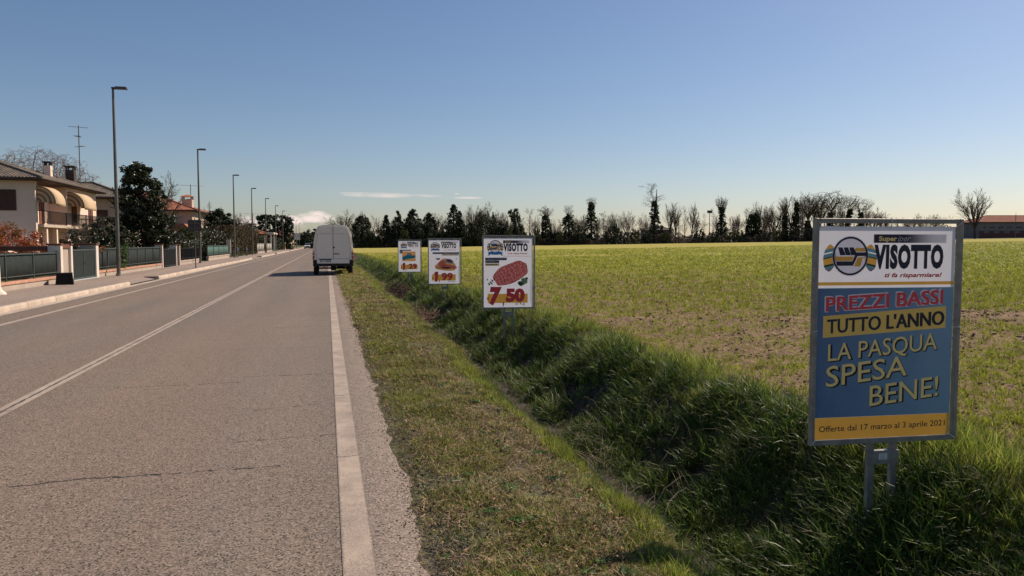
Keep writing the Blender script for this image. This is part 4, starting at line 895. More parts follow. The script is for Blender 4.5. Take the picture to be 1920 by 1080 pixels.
screened_fence('low blue-green screened fence on a grey wall, past the dark traffic sign', yp(392), yp(431), 4, 'green screened garden fences', top=1.30, wall_h=.40, screen=mk('sea_green_screen', (.06, .12, .10), rough=.8), coping=m_plast)
pillar(yp(433), 'short white pillar ending the low blue-green fence', .18, 1.9)
screened_fence('pale grey slatted fence beyond the brown hedge', yp(484), yp(497), 3, None, wall_h=.3, top=1.5, screen=mk('pale_screen', (.33, .30, .26)), coping=m_plast)
screened_fence('second pale grey slatted fence, farther along beyond the fifth street lamp', yp(500), yp(511), 3, None, wall_h=.3, top=1.5, screen=mk('pale_screen', (.33, .30, .26)), coping=m_plast)
# yellow wall
yw = thing('yellow_wall', 'sunlit yellow garden wall far along the pavement', 'wall', (FX, yp(535), .1)); L = 40
b = MB(); b.box(-.2, 0, 0, L, -.1, 1.7); b.build('wall', mk('yellow_render', (.72, .48, .22), rough=.9), yw); b = MB(); b.box(-.24, .04, 0, L, 1.701, 1.78); b.build('coping', m_plast, yw)
pw_ = thing('porch', 'white posts and beam of a small gateway roof before the yellow wall', 'porch', (FX - .5, yp(514), .1))
for k in (0, 9): b = MB(); b.box(-.15, .15, k - .15, k + .15, 0, 3.2); b.build('post', m_white, pw_)
b = MB(); b.bbox(-.8, .6, -.6, 9.6, 3.21, 3.5, .02); b.build('roof', m_white, pw_)

# black box and white concrete post on the pavement
bx_, by_ = at(114.5, 26.6)
bb_ = thing('black_box', 'black flat-topped box sitting on the pavement in front of the gate pillars', 'box', (bx_ + .1, by_, .128), .25)
b = MB(); b.add([(x * s, y * s, z) for z, s in ((0, 1), (.38, .86)) for x, y in ((-.28, -.26), (.28, -.26), (.28, .26), (-.28, .26))], [(3, 2, 1, 0), (4, 5, 6, 7), (0, 1, 5, 4), (1, 2, 6, 5), (2, 3, 7, 6), (3, 0, 4, 7)]); b.build('box', mk('black_rubber', (.012, .011, .010), rough=.8, bump=.4), bb_)
b = MB(); b.bbox(-.25, .25, -.235, .235, .381, .42, .012); b.build('lid', MATS['black_rubber'], bb_)
wx_, wy_ = at(-8, 21.4)
wp = thing('concrete_post', 'short white concrete post with a flared foot at the left edge of the picture', 'post', (wx_ - .02, wy_, .128))
b = MB(); b.tube([(0, 0, 0), (0, 0, .05), (0, 0, .12), (0, 0, .2), (0, 0, .85), (0, 0, .95)], [.26, .24, .155, .13, .115, .08], 14); b.build('shaft', m_white, wp, smooth=False)

# traffic sign seen from behind
sx_, sy_ = -7.62, 47.8
ts = thing('traffic_sign', 'dark back of a square traffic sign on a thin pole at the kerb', 'sign', (sx_, sy_, .128), R(4))
b = MB(); b.tube([(0, .02, 0), (0, .02, 2.95)], .03, 8); b.build('pole', mk('thin_pole', (.13, .12, .10), rough=.5, metal=.4), ts)
b = MB(); b.bbox(-.38, .36, .055, .075, 2.18, 2.86, .004); b.build('plate', mk('sign_back', (.055, .055, .05), rough=.6), ts)
b = MB(); b.box(-.3, .28, .035, .0545, 2.35, 2.39); b.box(-.3, .28, .035, .0545, 2.65, 2.69); b.build('bracket', m_pole, ts)
# blue hoop barriers
for i, (px_, lb) in enumerate(((446, 'blue-topped hoop barrier beside the third street lamp'), (463, 'blue-topped hoop barrier beside the fourth street lamp'))):
    yy = yx(px_, -9.0); h = thing('hoop_barrier', lb, 'barrier', (-9.0, yy, .128), 0, 'hoop barriers on the pavement')
    b = MB(); b.tube([(0, -.5, 0), (0, -.5, .8), (0, -.4, .98), (0, 0, 1.05), (0, .4, .98), (0, .5, .8), (0, .5, 0)], .035, 8); b.build('hoop', m_pole, h)
    b = MB(); b.bbox(-.02, .045, -.34, .34, .72, .93, .01); b.build('panel', mk('blue_panel', (.06, .11, .28), rough=.5), h)
# far white panel sign and small square warning sign
for (px_, Z, z0, z1, w, m, lb) in ((564.5, 205, 2.4, 4.2, 1.6, 'panel_white', 'white double notice board on a post at the far end of the pavement'), (559, 180, .9, 1.7, .8, 'panel_blue', 'small pale diamond-like road sign far along the pavement')):
    x_, y_ = at(px_, Z); x_ = min(x_, -7.9); s_ = thing('road_sign', lb, 'sign', (x_, y_, .128)); b = MB(); b.tube([(0, .06, 0), (0, .06, z1)], .05, 6); b.build('pole', m_pole, s_)
    b = MB()
    if m == 'panel_white': b.bbox(-w / 2, w / 2, 0, .03, z0, (z0 + z1) / 2 - .05, .01); b.bbox(-w / 2, w / 2, 0, .03, (z0 + z1) / 2 + .05, z1, .01)
    else: b.prism([(0, z0), (w / 2, (z0 + z1) / 2), (0, z1), (-w / 2, (z0 + z1) / 2)], 'y', 0, .03)
    b.build('plate', mk(m, (.5, .5, .49)), s_)

# ------------------------------------------------------------------ houses
def tiled_slope(mb, L, D, pitch, P0, ex, up, step=.11, mi=0, rows=.36):
    """tiles from the eave line P0 + s*ex, climbing in plan direction up; trapezoid/triangle as on a hipped roof"""
    n = int(L / step); cols = []
    for i in range(n + 1):
        s = L * i / n; tm = max(.01, min(s, L - s, D)); k = max(1, int(math.ceil(tm / rows))); cols.append((s, tm))
    K = int(math.ceil(D / rows))
    V = []; Fs = []
    for i, (s, tm) in enumerate(cols):
        for j in range(K + 1):
            for e in (0, 1):
                tt = min(tm, (j + e) * rows); z = tt * math.tan(pitch) + .035 * (i % 2) + (.03 if e == 0 else 0)
                V.append((P0[0] + ex[0] * s + up[0] * tt, P0[1] + ex[1] * s + up[1] * tt, P0[2] + z))
    m = 2 * (K + 1)
    for i in range(n):
        for j in range(m - 1):
            if cols[i][1] < (j // 2) * rows and cols[i + 1][1] < (j // 2) * rows: continue
            Fs.append((i * m + j, (i + 1) * m + j, (i + 1) * m + j + 1, i * m + j + 1))
    mb.add(V, Fs, mi)
def hip_roof(par, x0, x1, y0, y1, z, pitch, mtile, msoffit, name='roof'):
    D = min(x1 - x0, y1 - y0) / 2; b = MB()
    tiled_slope(b, y1 - y0, D, pitch, (x1, y0, z), (0, 1), (-1, 0)); tiled_slope(b, y1 - y0, D, pitch, (x0, y1, z), (0, -1), (1, 0))
    tiled_slope(b, x1 - x0, D, pitch, (x0, y0, z), (1, 0), (0, 1)); tiled_slope(b, x1 - x0, D, pitch, (x1, y1, z), (-1, 0), (0, -1))
    r = b.build(name, mtile, par); e = MB(); e.box(x0 + .02, x1 - .02, y0 + .02, y1 - .02, z - .16, z - .02); e.build('eaves_board', msoffit, r)
    g = MB(); g.tube([(x0, y0 - .05, z - .03), (x1 + .05, y0 - .05, z - .03), (x1 + .05, y1, z - .03)], .055, 6); g.build('gutter', mk('roof_gutter', (.12, .09, .07), rough=.6), r)
    rd = MB()
    if y1 - y0 > x1 - x0: A, B = (x0 + D, y0 + D), (x0 + D, y1 - D)
    else: A, B = (x0 + D, y0 + D), (x1 - D, y0 + D)
    zr = z + D * math.tan(pitch) + .06
    rd.tube([(A[0], A[1], zr), (B[0], B[1], zr)], .1, 6)
    for c, e_ in (((x1, y0), A if A[0] == B[0] or True else A), ((x0, y0), A), ((x1, y1), B), ((x0, y1), B)):
        tgt = A if (c[1] == y0 and A[0] == B[0]) or (c[0] == x0 and A[0] != B[0]) else B
        rd.tube([(c[0], c[1], z + .05), (tgt[0], tgt[1], zr)], .09, 6)
    rd.build('ridge_tiles', mtile, r); return r
def window(par, axis, c, w, h, z, m_glass, m_frame, shutter=None, name='window'):
    """c = (plane coordinate, centre along wall); axis 'x': wall faces +x ; 'y': wall faces -y"""
    def bx2(b, a0, a1, d0, d1, z0, z1):
        if axis == 'x': b.box(c[0] + d0, c[0] + d1, c[1] + a0, c[1] + a1, z0, z1)
        else: b.box(c[1] + a0, c[1] + a1, c[0] - d1, c[0] - d0, z0, z1)
    f = MB(); t = .07
    bx2(f, -w / 2, w / 2, .002, .05, z, z + t); bx2(f, -w / 2, w / 2, .002, .05, z + h - t, z + h); bx2(f, -w / 2, -w / 2 + t, .002, .05, z + t + .0005, z + h - t - .0005); bx2(f, w / 2 - t, w / 2, .002, .05, z + t + .0005, z + h - t - .0005)
    bx2(f, -.02, .02, .002, .045, z + t + .0005, z + h - t - .0005)
    o = f.build(name, m_frame, par)
    p = MB(); bx2(p, -w / 2 + t + .0005, w / 2 - t - .0005, .003, .02, z + t + .0005, z + h - t - .0005); p.build('pane' if shutter is None else 'roller_shutter', shutter or m_glass, o)
    return o
m_glass = mk('window_glass', (.02, .022, .025), rough=.08, spec=.6)
m_pink = mk('pink_render', (.80, .60, .48), (.76, .57, .455), .8, .92, bump=.1, dirt=.06); m_tile = mk('weathered_tile', (.19, .15, .12), (.11, .09, .075), 2.5, .9, island=.0, dirt=.3, bump=.3)
m_soff = mk('eaves_brown', (.10, .06, .045), rough=.8); m_shut = mk('brown_shutter', (.085, .042, .03), (.07, .035, .025), 3, .7); m_redsh = mk('red_brown_shutter', (.20, .07, .045), rough=.7)

h1 = thing('house', 'pink two-storey house with striped awnings over its balcony at the left', 'house', (0, 0, .1))
XA, XB, XR = -31.0, -19.3, -20.5
b = MB(); b.box(XA, XB, 57.6, 58.0, 0, 5.75); b.box(XA, XB - .002, 64.0, 71.5, 0, 5.75); b.box(XA, XR, 58.0, 64.0, 0, 5.75); b.build('wall', m_pink, h1)
hip_roof(h1, XA - .6, XB + .65, 56.9, 72.2, 5.92, R(17.5), m_tile, m_soff)
# balcony
b = MB(); b.box(XR + .002, XB + .35, 58.002, 72.6, 2.62, 2.82); b.build('balcony_slab', mk('slab_cream', (.55, .43, .34), rough=.85), h1)
bal = MB(); bal.box(XB + .27, XB + .31, 58.02, 72.55, 3.72, 3.77); bal.box(XB + .27, XB + .31, 58.02, 72.55, 2.90, 2.94); bal.box(XR, XB + .27, 58.02, 58.05, 3.72, 3.77)
for i in range(110): bal.box(XB + .28, XB + .30, 58.1 + i * .131, 58.12 + i * .131, 2.94, 3.72)
for y_ in (58.05, 62.8, 67.6, 72.5): bal.box(XB + .26, XB + .32, y_ - .03, y_ + .03, 2.82, 3.8)
bal.build('balcony_railing', m_blackst, h1)
window(h1, 'y', (57.6, -21.6), 2.3, 1.42, 3.72, m_glass, m_soff, m_shut)
window(h1, 'x', (XR, 59.2), .9, 2.2, 2.83, m_glass, m_soff, m_redsh, 'balcony_door'); window(h1, 'x', (XR, 62.3), 1.0, 2.2, 2.83, m_glass, m_soff, m_redsh, 'balcony_door')
window(h1, 'x', (XB, 65.6), 1.1, 2.3, 2.83, m_glass, m_soff, m_redsh, 'balcony_door'); window(h1, 'x', (XB, 69.8), 1.1, 2.3, 2.83, m_glass, m_soff, m_redsh, 'balcony_door')
for y_ in (59.4, 61.9): window(h1, 'x', (XR, y_), .8, 1.9, .35, m_glass, mk('cream_frame', (.5, .42, .34)), m_shut)
for x_, y_ in ((XB + .1, 59.0), (XB + .1, 61.0), (XB + .1, 65.5), (XB + .1, 70.5)): b = MB(); b.box(x_ - .14, x_ + .12, y_ - .13, y_ + .13, 0, 2.615); b.build('pillar', m_pink, h1)
# stair with a sloping rail in front of the gable wall
b = MB(); b.add([(-26, 56.2, 2.7), (-18.9, 56.2, .1), (-18.9, 56.2, .32), (-26, 56.2, 3.05), (-26, 57.55, 2.7), (-18.9, 57.55, .1), (-18.9, 57.55, .32), (-26, 57.55, 3.05)], [(0, 1, 2, 3), (7, 6, 5, 4), (3, 2, 6, 7), (0, 4, 5, 1), (1, 5, 6, 2), (0, 3, 7, 4)]); b.build('stair', m_pink, h1)
b = MB(); b.tube([(-26, 56.25, 3.95), (-19, 56.25, 1.25)], .045, 6)
for i in range(24): x_ = -25.8 + i * .29; z_ = 3.02 - (x_ + 26) * .386; b.tube([(x_, 56.25, z_), (x_, 56.25, z_ + .86)], .012, 4)
b.build('stair_rail', m_blackst, h1)
# chimneys and aerial
for (x_, y_, w, zt_, m) in ((-22.0, 68.7, .50, 8.15, m_pink), (-20.9, 70.6, .66, 8.0, mk('dark_chimney', (.07, .05, .045), rough=.9))):
    b = MB(); b.bbox(x_ - w / 2, x_ + w / 2, y_ - w / 2, y_ + w / 2, 6.0, zt_ - .35, .01); c_ = b.build('chimney', m, h1)
    b = MB(); b.bbox(x_ - w / 2 - .08, x_ + w / 2 + .08, y_ - w / 2 - .08, y_ + w / 2 + .08, zt_ - .12, zt_, .02); [b.box(x_ + sx * (w / 2 - .07) - .05, x_ + sx * (w / 2 - .07) + .05, y_ + sy * (w / 2 - .07) - .05, y_ + sy * (w / 2 - .07) + .05, zt_ - .349, zt_ - .121) for sx in (-1, 1) for sy in (-1, 1)]; b.build('chimney_cap', MATS['dark_chimney'] if 'dark_chimney' in MATS else m_soff, c_)
def aerial(x, y, z0, z1, label, elems=3, rod=.035, sc=1.):
    t = thing('tv_aerial', label, 'aerial', (x, y, z0), 0, 'television aerials on the roofs'); b = MB(); b.tube([(0, 0, 0), (0, 0, z1 - z0)], rod, 6); b.build('mast', m_pole, t); H = z1 - z0
    for k in range(elems):
        z = H - .15 - k * 1.3 * sc; a = .4 + k * 1.1; b = MB(); L = (1.1 if k == 0 else .8) * sc; b.tube([(-L * cos(a), -L * sin(a), z), (L * cos(a), L * sin(a), z)], .018, 4)
        for j in range(7 if k == 0 else 4): s = -L + 2 * L * j / 6; e = (.42 - .03 * j) * sc; b.tube([(s * cos(a) + e * sin(a), s * sin(a) - e * cos(a), z + .03), (s * cos(a) - e * sin(a), s * sin(a) + e * cos(a), z + .03)], .012, 4)
        b.build('antenna', m_pole, t)
xx_, yy_ = at(156, 63); aerial(xx_, yy_, 6.3, hz(238, 63), 'tall television aerial above the roof of the pink house', 3, .04, .62)
# awnings: quarter-round hoods with striped ends
def awn_mat(stripes):
    t = NT('awning_cloth_striped' if stripes else 'awning_cloth'); p = t.obj(); sp = t.new('ShaderNodeSeparateXYZ'); t.link(p, sp.inputs[0])
    if stripes:
        r = t.math('POWER', t.math('ADD', t.math('MULTIPLY', sp.outputs[0], sp.outputs[0]), t.math('MULTIPLY', sp.outputs[2], sp.outputs[2])), .5)
        f = t.math('GREATER_THAN', t.math('FRACT', t.math('MULTIPLY', r, 3.3)), .5)
    else: f = t.math('GREATER_THAN', t.math('FRACT', t.math('MULTIPLY', sp.outputs[1], 1.7)), 1.5)
    c = t.mix(f, (.66, .48, .30), (.30, .19, .11)); t.link(c, t.b.inputs['Base Color']); t.b.inputs['Roughness'].default_value = .85
    tr = t.new('ShaderNodeBsdfTranslucent'); mx = t.new('ShaderNodeMixShader'); mx.inputs[0].default_value = .25; t.link(c, tr.inputs[0]); t.link(t.b.outputs[0], mx.inputs[1]); t.link(tr.outputs[0], mx.inputs[2]); t.link(mx.outputs[0], t.out.inputs[0]); return t.m
AW_S, AW = awn_mat(True), awn_mat(False)
for (ya, yb_, lb) in ((57.9, 59.9, 'nearer striped quarter-round awning over the balcony'), (64.2, 67.3, 'farther striped quarter-round awning over the balcony')):
    a_ = thing('awning', lb, 'awning', (XB + .01, ya, 4.42), 0, 'quarter-round awnings on the pink house'); Rr = 1.15; N = 10
    arc = [(Rr * sin(k * pi / 2 / N), Rr * .98 * cos(k * pi / 2 / N)) for k in range(N + 1)]; L = yb_ - ya
    for yy, fl in ((0, 0), (L, 1)):
        me = np_mesh('end_cloth', [(0, yy, 0)] + [(x, yy, z) for x, z in arc] + [(0, yy + .01, 0)] + [(x, yy + .01, z) for x, z in arc], faces=[(0, k + 1, k + 2) for k in range(N)] + [(N + 2, N + 4 + k, N + 3 + k) for k in range(N)]); link('end_cloth', me, AW_S, a_)
    V = [(x, y, z) for x, z in arc + [(Rr, -.22)] for y in (0.012, L - .002)]; o = link('roof_cloth', np_mesh('roof_cloth', V, quads=[(2 * k, 2 * k + 1, 2 * k + 3, 2 * k + 2) for k in range(N + 1)]), AW, a_); o.modifiers.new('t', 'SOLIDIFY').thickness = .01

# grey-roofed house behind, and the long red-roofed house
m_cream = mk('cream_render', (.50, .40, .30), (.45, .36, .27), 1, .9); m_red = mk('red_tile', (.42, .16, .095), (.31, .115, .07), 2, .85, dirt=.2, bump=.2)
def simple_house(label, x0, x1, y0, y1, eave, pitch, mw, mt, wins, chim=None, loc=(0, 0, .1), name='house'):
    h = thing(name, label, 'house', loc); b = MB(); b.box(x0, x1, y0, y1, -.2, eave); b.build('wall', mw, h); hip_roof(h, x0 - .7, x1 + .7, y0 - .7, y1 + .7, eave + .17, pitch, mt, m_soff)
    for (ax, c, w, hh, z, sh) in wins: window(h, ax, c, w, hh, z, m_glass, m_soff, sh)
    if chim:
        x_, y_, w, z0, z1 = chim; b = MB(); b.bbox(x_ - w / 2, x_ + w / 2, y_ - w / 2, y_ + w / 2, z0, z1, .01); c_ = b.build('chimney', mw, h)
        b = MB(); b.add([(x_ + sx * (w / 2 + .25), y_ + sy * (w / 2 + .25), z1 + .38) for sx in (-1, 1) for sy in (-1, 1)] + [(x_, y_, z1 + .75)], [(0, 1, 3, 2), (0, 4, 1), (1, 4, 3), (3, 4, 2), (2, 4, 0)]); [b.box(x_ + sx * (w / 2 - .1) - .07, x_ + sx * (w / 2 - .1) + .07, y_ + sy * (w / 2 - .1) - .07, y_ + sy * (w / 2 - .1) + .07, z1, z1 + .38) for sx in (-1, 1) for sy in (-1, 1)]; b.build('chimney_hood', mt, c_)
    return h
simple_house('grey-tiled house half hidden behind the magnolia, beyond the pink house', -30, -18.4, 77, 84, 5.6, R(20), m_cream, m_tile, [('y', (77, -20.5), 1.4, 1.3, 3.3, m_shut), ('y', (77, -24), 1.4, 1.3, 3.3, m_shut)])
simple_house('cream house with a red tiled roof and a hooded chimney, beyond the magnolia', -32.5, -16.7, 103, 118, 5.55, R(19), m_cream, m_red, [('y', (103, -20.6), 1.6, 1.3, 3.4, m_shut), ('y', (103, -25.6), 1.6, 1.3, 3.4, m_shut), ('x', (-16.7, 108), 1.4, 1.3, 3.4, m_shut), ('x', (-16.7, 113), 1.4, 1.3, 3.4, m_shut), ('y', (103, -20.8), 2.2, 1.9, .5, m_shut)], (-18.6, 111.5, 1.3, 6.2, 7.5))
xx_, yy_ = at(361, 112); aerial(xx_, yy_, 6.8, hz(347, 112), 'television aerial on the red-roofed house', 2, .05, 1.6)
# lower annex with light awnings in front of the red-roofed house
an = thing('annex', 'low annex with a small tiled roof and white blinds in front of the red-roofed house', 'building', (0, 0, .1))
xa_, ya_ = at(322, 92); b = MB(); b.box(xa_ - 3, xa_ + 2.2, ya_, ya_ + 6, 0, 2.9); b.build('wall', m_cream, an); b = MB(); b.prism([(xa_ - 3.3, 2.95), (xa_ + 2.6, 2.95), (xa_ + 1.6, 3.9), (xa_ - 2.5, 3.9)], 'y', ya_ - .5, ya_ + 6.3); b.build('roof', m_red, an)
b = MB(); b.add([(xa_ - .6, ya_ - .02, 2.7), (xa_ + 2, ya_ - .02, 2.7), (xa_ + 2, ya_ - .9, 2.0), (xa_ - .6, ya_ - .9, 2.0)], [(0, 1, 2, 3)]); o = b.build('blind', mk('blind_white', (.68, .62, .55)), an); o.modifiers.new('t', 'SOLIDIFY').thickness = .02
# roofs farther along the street
for (px_, Z, w_, ev, mt, lb) in ((530, 235, 12, 3.6, m_red, 'low red-roofed house almost hidden beyond the yellow wall'), (452, 150, 9, 3.2, m_red, 'low tiled house between the hedge and the palm')):
    x_, y_ = at(px_, Z); simple_house(lb, -w_ / 2, w_ / 2, 0, 9, ev, R(18), m_cream, mt, [('y', (0, -1.5), 1.2, 1.3, 1.0, m_shut), ('y', (0, 2), 1.2, 1.3, 1.0, m_shut)], None, (min(x_, -10.5 - w_ / 2), y_, .1))
xx_, yy_ = at(476, 160); aerial(xx_, yy_, 3, hz(400, 160), 'thin television aerial beyond the palm', 2, .05, 1.6)

# houses and the brick building at the far side of the field
def far_house(px0, px1, Z, ytop_px, yeave_px, mw, mt, label, wins):
    xa, ya = at((px0 + px1) / 2, Z); w = (px1 - px0) * Z / F; g = tz(xa, ya); ev = hz(yeave_px, Z) - g; pk = hz(ytop_px, Z) - g
    h = thing('house', label, 'house', (xa, ya, g), -YAW * .8); b = MB(); b.box(-w / 2 + .5, w / 2 - .5, 0, 7, -1, ev); b.build('wall', mw, h)
    hip_roof(h, -w / 2, w / 2, -.6, 7.6, ev + .1, math.atan((pk - ev) / 4.1), mt, m_soff)
    for (x, z, ww, hh) in wins: window(h, 'y', (0, x), ww, hh, z, m_glass, m_soff, m_shut)
far_house(1206, 1262, 252, 424, 432, mk('dull_render', (.20, .165, .14)), m_tile, 'brown-roofed house behind the tallest ivy-clad tree across the field', [(-2.5, 1.2, 1.2, 1.4), (2.5, 1.2, 1.2, 1.4)])
far_house(748, 802, 240, 428, 436, mk('pale_render', (.26, .235, .21)), m_tile, 'pale house glimpsed among the conifers across the field', [(-2, 1.5, 1.2, 1.4), (2, 1.5, 1.2, 1.4)])
far_house(1640, 1720, 300, 426, 434, mk('dull_render', (.20, .165, .14)), m_red, 'low building behind the top edge of the nearest advert sign, across the field', [])
m_bark = mk('red_brick_wall', (.14, .065, .055), (.105, .05, .045), 4, .9, dirt=.2); m_gw = mk('grey_render', (.24, .22, .195), (.20, .18, .16), .5, .9, dirt=.2)
bz_x, bz_y = at(1880, 262); gz = tz(bz_x, bz_y)
fb = thing('brick_building', 'long grey building with a red hipped roof at the far right edge', 'building', (bz_x, bz_y, gz), -YAW)
e1 = hz(417, 262) - gz; k_ = 262 / F
b = MB(); b.box(-8.6, 40, 0, 12, -1, e1); b.build('wall', m_gw, fb)
hip_roof(fb, -9.3, 41, -.6, 12.6, e1 + .1, math.atan((hz(404, 262) - hz(417, 262)) / 6.6), m_red, m_soff)
for i in range(14): window(fb, 'y', (0, -6.8 + i * 1.55 + (.5 if i % 2 else 0)), .8, .55, e1 - 2.1, m_glass, m_soff, m_glass)
bw = thing('brick_wall', 'dark red brick wall with openings along its top, before the grey building', 'wall', (bz_x, bz_y, gz), -YAW)
yw0 = -12; Zw = 250; wh = hz(433, Zw) - gz
b = MB(); b.box(-16, 40, yw0, yw0 + .3, -1.5, wh - .75); b.build('wall', m_bark, bw)
for i in range(17): b = MB(); b.box(-16 + i * 3.4, -14.6 + i * 3.4, yw0, yw0 + .3, wh - .7499, wh - .12); b.build('pier', m_bark, bw)
b = MB(); b.bbox(-16.1, 40, yw0 - .05, yw0 + .35, wh - .1195, wh + .06, .01); b.build('coping', m_soff, bw)
xm, ym = at(1901, 246); ut = thing('utility_pole', 'thin pole standing in front of the brick wall at the right edge', 'pole', (xm, ym, tz(xm, ym))); b = MB(); b.tube([(0, 0, 0), (0, 0, hz(402, 246) - tz(xm, ym))], [.12, .08], 8); b.build('shaft', m_pole, ut); b = MB(); b.tube([(-.3, 0, 8.2), (.3, 0, 8.2)], .05, 5); b.build('crossarm', m_pole, ut)
xm, ym = at(1329, 246); ut = thing('floodlight_mast', 'floodlight mast standing among the bare trees across the field', 'pole', (xm, ym, tz(xm, ym))); H_ = hz(400, 246) - tz(xm, ym); b = MB(); b.tube([(0, 0, 0), (0, 0, H_)], [.16, .1], 8); b.build('shaft', m_pole, ut); b = MB(); b.bbox(-.8, .8, -.2, .2, H_, H_ + .9, .05); b.build('lamp_head', m_head, ut)
# ------------------------------------------------------------------ trees and shrubs
def tubes_mesh(name, segs, sides=3):
    """segs: array rows (x0,y0,z0,x1,y1,z1,r0,r1) -> one mesh of tapered tubes"""
    S_ = np.asarray(segs, float); A, B, ra, rb = S_[:, :3], S_[:, 3:6], S_[:, 6], S_[:, 7]
    d = B - A; d /= np.linalg.norm(d, axis=1, keepdims=True) + 1e-9
    up = np.where(np.abs(d[:, 2:3]) < .9, np.array([[0, 0, 1.]]), np.array([[1., 0, 0]])); u = np.cross(d, up); u /= np.linalg.norm(u, axis=1, keepdims=True) + 1e-9; v = np.cross(d, u)
    V = np.zeros((len(S_), 2 * sides, 3))
    for k in range(sides):
        a = 2 * pi * k / sides; o = u * cos(a) + v * sin(a); V[:, k] = A + o * ra[:, None]; V[:, sides + k] = B + o * rb[:, None]
    base = (np.arange(len(S_)) * 2 * sides)[:, None]; Q = np.concatenate([base + np.array([k, (k + 1) % sides, sides + (k + 1) % sides, sides + k]) for k in range(sides)])
    return np_mesh(name, V.reshape(-1, 3), quads=Q, smooth=True)
def grow(r, H, kind='round', trunk_r=None, twig=.025, leafy=False):
    """branching skeleton; returns (trunk+limb segments, twig segments, tip points)"""
    big, small, tips = [], [], []
    P = dict(round=(.28, 5, .62, .62, .08), vase=(.16, 5, .70, .42, .16), tall=(.30, 5, .55, .50, .14), upright=(.12, 5, .66, .30, .25), gnarly=(.34, 5, .66, .72, .02), weep=(.3, 5, .66, .6, -.10))[kind]
    first, depth_, ratio, spread, lift = P; trunk_r = trunk_r or H * .018
    def rec(p, d, L, rad, lv):
        n = 3 if lv < 3 else 2; q = np.array(p); dd = np.array(d)
        for i in range(n):
            nd = dd + r.normal(0, .10 + .03 * lv, 3); nd[2] += lift * (.25 if lv else 0); nd /= np.linalg.norm(nd)
            e = q + nd * L / n; r1 = rad * (1 - .35 * (i + 1) / n)
            (big if rad > twig * 1.8 else small).append((*q, *e, rad * (1 - .35 * i / n), r1)); q, dd = e, nd
            if lv < depth_ and i < n - 1 and r.uniform() < .75: branch(q, dd, L * ratio * r.uniform(.7, 1.05), r1 * .55, lv + 1)
        if lv >= depth_: tips.append(q); return
        for _ in range(2 if lv else 3): branch(q, dd, L * ratio * r.uniform(.8, 1.15), rad * .62, lv + 1)
    def branch(q, dd, L, rad, lv):
        a = r.uniform(0, 2 * pi); t = np.array([cos(a), sin(a), 0]); s = spread * r.uniform(.6, 1.25); nd = dd * cos(s) + t * sin(s); nd[2] += lift; nd /= np.linalg.norm(nd); rec(q, nd, L, max(rad, twig), lv)
    L0 = H * (1 - ratio) / (1 - ratio ** (depth_ + 1)) * 1.05
    if kind in ('tall',):
        q = np.zeros(3); dd = np.array([0, 0, 1.]); n = 14
        for i in range(n):
            nd = dd + r.normal(0, .05, 3); nd[2] = abs(nd[2]); nd /= np.linalg.norm(nd); e = q + nd * H / n * .97; r0 = trunk_r * (1 - i / n) + twig; big.append((*q, *e, r0, trunk_r * (1 - (i + 1) / n) + twig)); q = e
            if i > 3:
                for _ in range(3 if i < 12 else 2):
                    a = r.uniform(0, 2 * pi); s = r.uniform(.6, 1.1); b0 = np.array([cos(a) * sin(s), sin(a) * sin(s), cos(s) * .9]); rec(q, b0, H * .17 * (1.25 - i / n) * r.uniform(.6, 1.3), max(trunk_r * .25 * (1.1 - i / n), twig), 3)
            dd = (nd + np.array([0, 0, .3])); dd /= np.linalg.norm(dd)
    else: rec((0, 0, 0), (r.normal(0, .03), r.normal(0, .03), 1), max(L0, H * first), trunk_r, 0)
    allp = np.array(big + small); zmax = allp[:, 5].max(); k = H / zmax
    def sc(a):
        a = np.array(a) if len(a) else np.zeros((0, 8)); a[:, :6] *= k; return a
    return sc(big), sc(small), np.array(tips) * k if tips else np.zeros((0, 3))
def leaf_cloud(name, C, size, r, up=.4, aspect=.55):
    """leaf-shaped quads round the given centres"""
    n = len(C); d = r.normal(0, 1, (n, 3)); d[:, 2] = d[:, 2] * .7 + up * .3; d /= np.linalg.norm(d, axis=1, keepdims=True)
    w = np.cross(d, r.normal(0, 1, (n, 3))); w /= np.linalg.norm(w, axis=1, keepdims=True) + 1e-9; s = (size * r.uniform(.6, 1.3, n))[:, None]
    V = np.stack([C - d * s * .5, C + w * s * aspect * .5, C + d * s * .5, C - w * s * aspect * .5], 1).reshape(-1, 3)
    return np_mesh(name, V, quads=np.arange(4 * n).reshape(n, 4))
def clumped(r, n, shape, clumps, cr):
    """n leaf centres gathered in clumps lying within shape(r)->point"""
    cc = np.array([shape(r) for _ in range(clumps)]); i = r.integers(0, clumps, n); o = r.normal(0, 1, (n, 3)); o /= np.linalg.norm(o, axis=1, keepdims=True); rad = cr * r.uniform(.5, 1.15, clumps)[i] * r.uniform(.45, 1.0, n)
    return cc[i] + o * rad[:, None] * np.array([1, 1, .8])
bark = mk('bark', (.085, .065, .05), (.055, .042, .033), 6, .95, bump=.5, bscale=30); bark_p = mk('pale_twigs', (.22, .155, .125), (.17, .12, .095), 3, .9); twigm = mk('bare_twigs', (.115, .085, .066), (.085, .065, .05), 3, .9)
ivy = mk('ivy_leaves', (.016, .026, .010), (.026, .036, .014), 1, .6, island=.5, transl=.08); conif = mk('conifer_needles', (.018, .026, .012), (.028, .034, .016), .6, .8, island=.45, transl=.05)
mag = mk('magnolia_leaves', (.020, .034, .012), (.05, .045, .018), 1.5, .38, island=.55, transl=.06, spec=.4); olive = mk('shrub_leaves', (.045, .055, .02), (.075, .07, .032), .5, .8, island=.45, transl=.15)
hedge_b = mk('brown_hedge_leaves', (.075, .055, .028), (.05, .045, .02), .8, .85, island=.4, transl=.12); photinia = mk('photinia_leaves', (.36, .095, .045), (.15, .10, .04), 1.2, .4, island=.5, transl=.25, spec=.5)
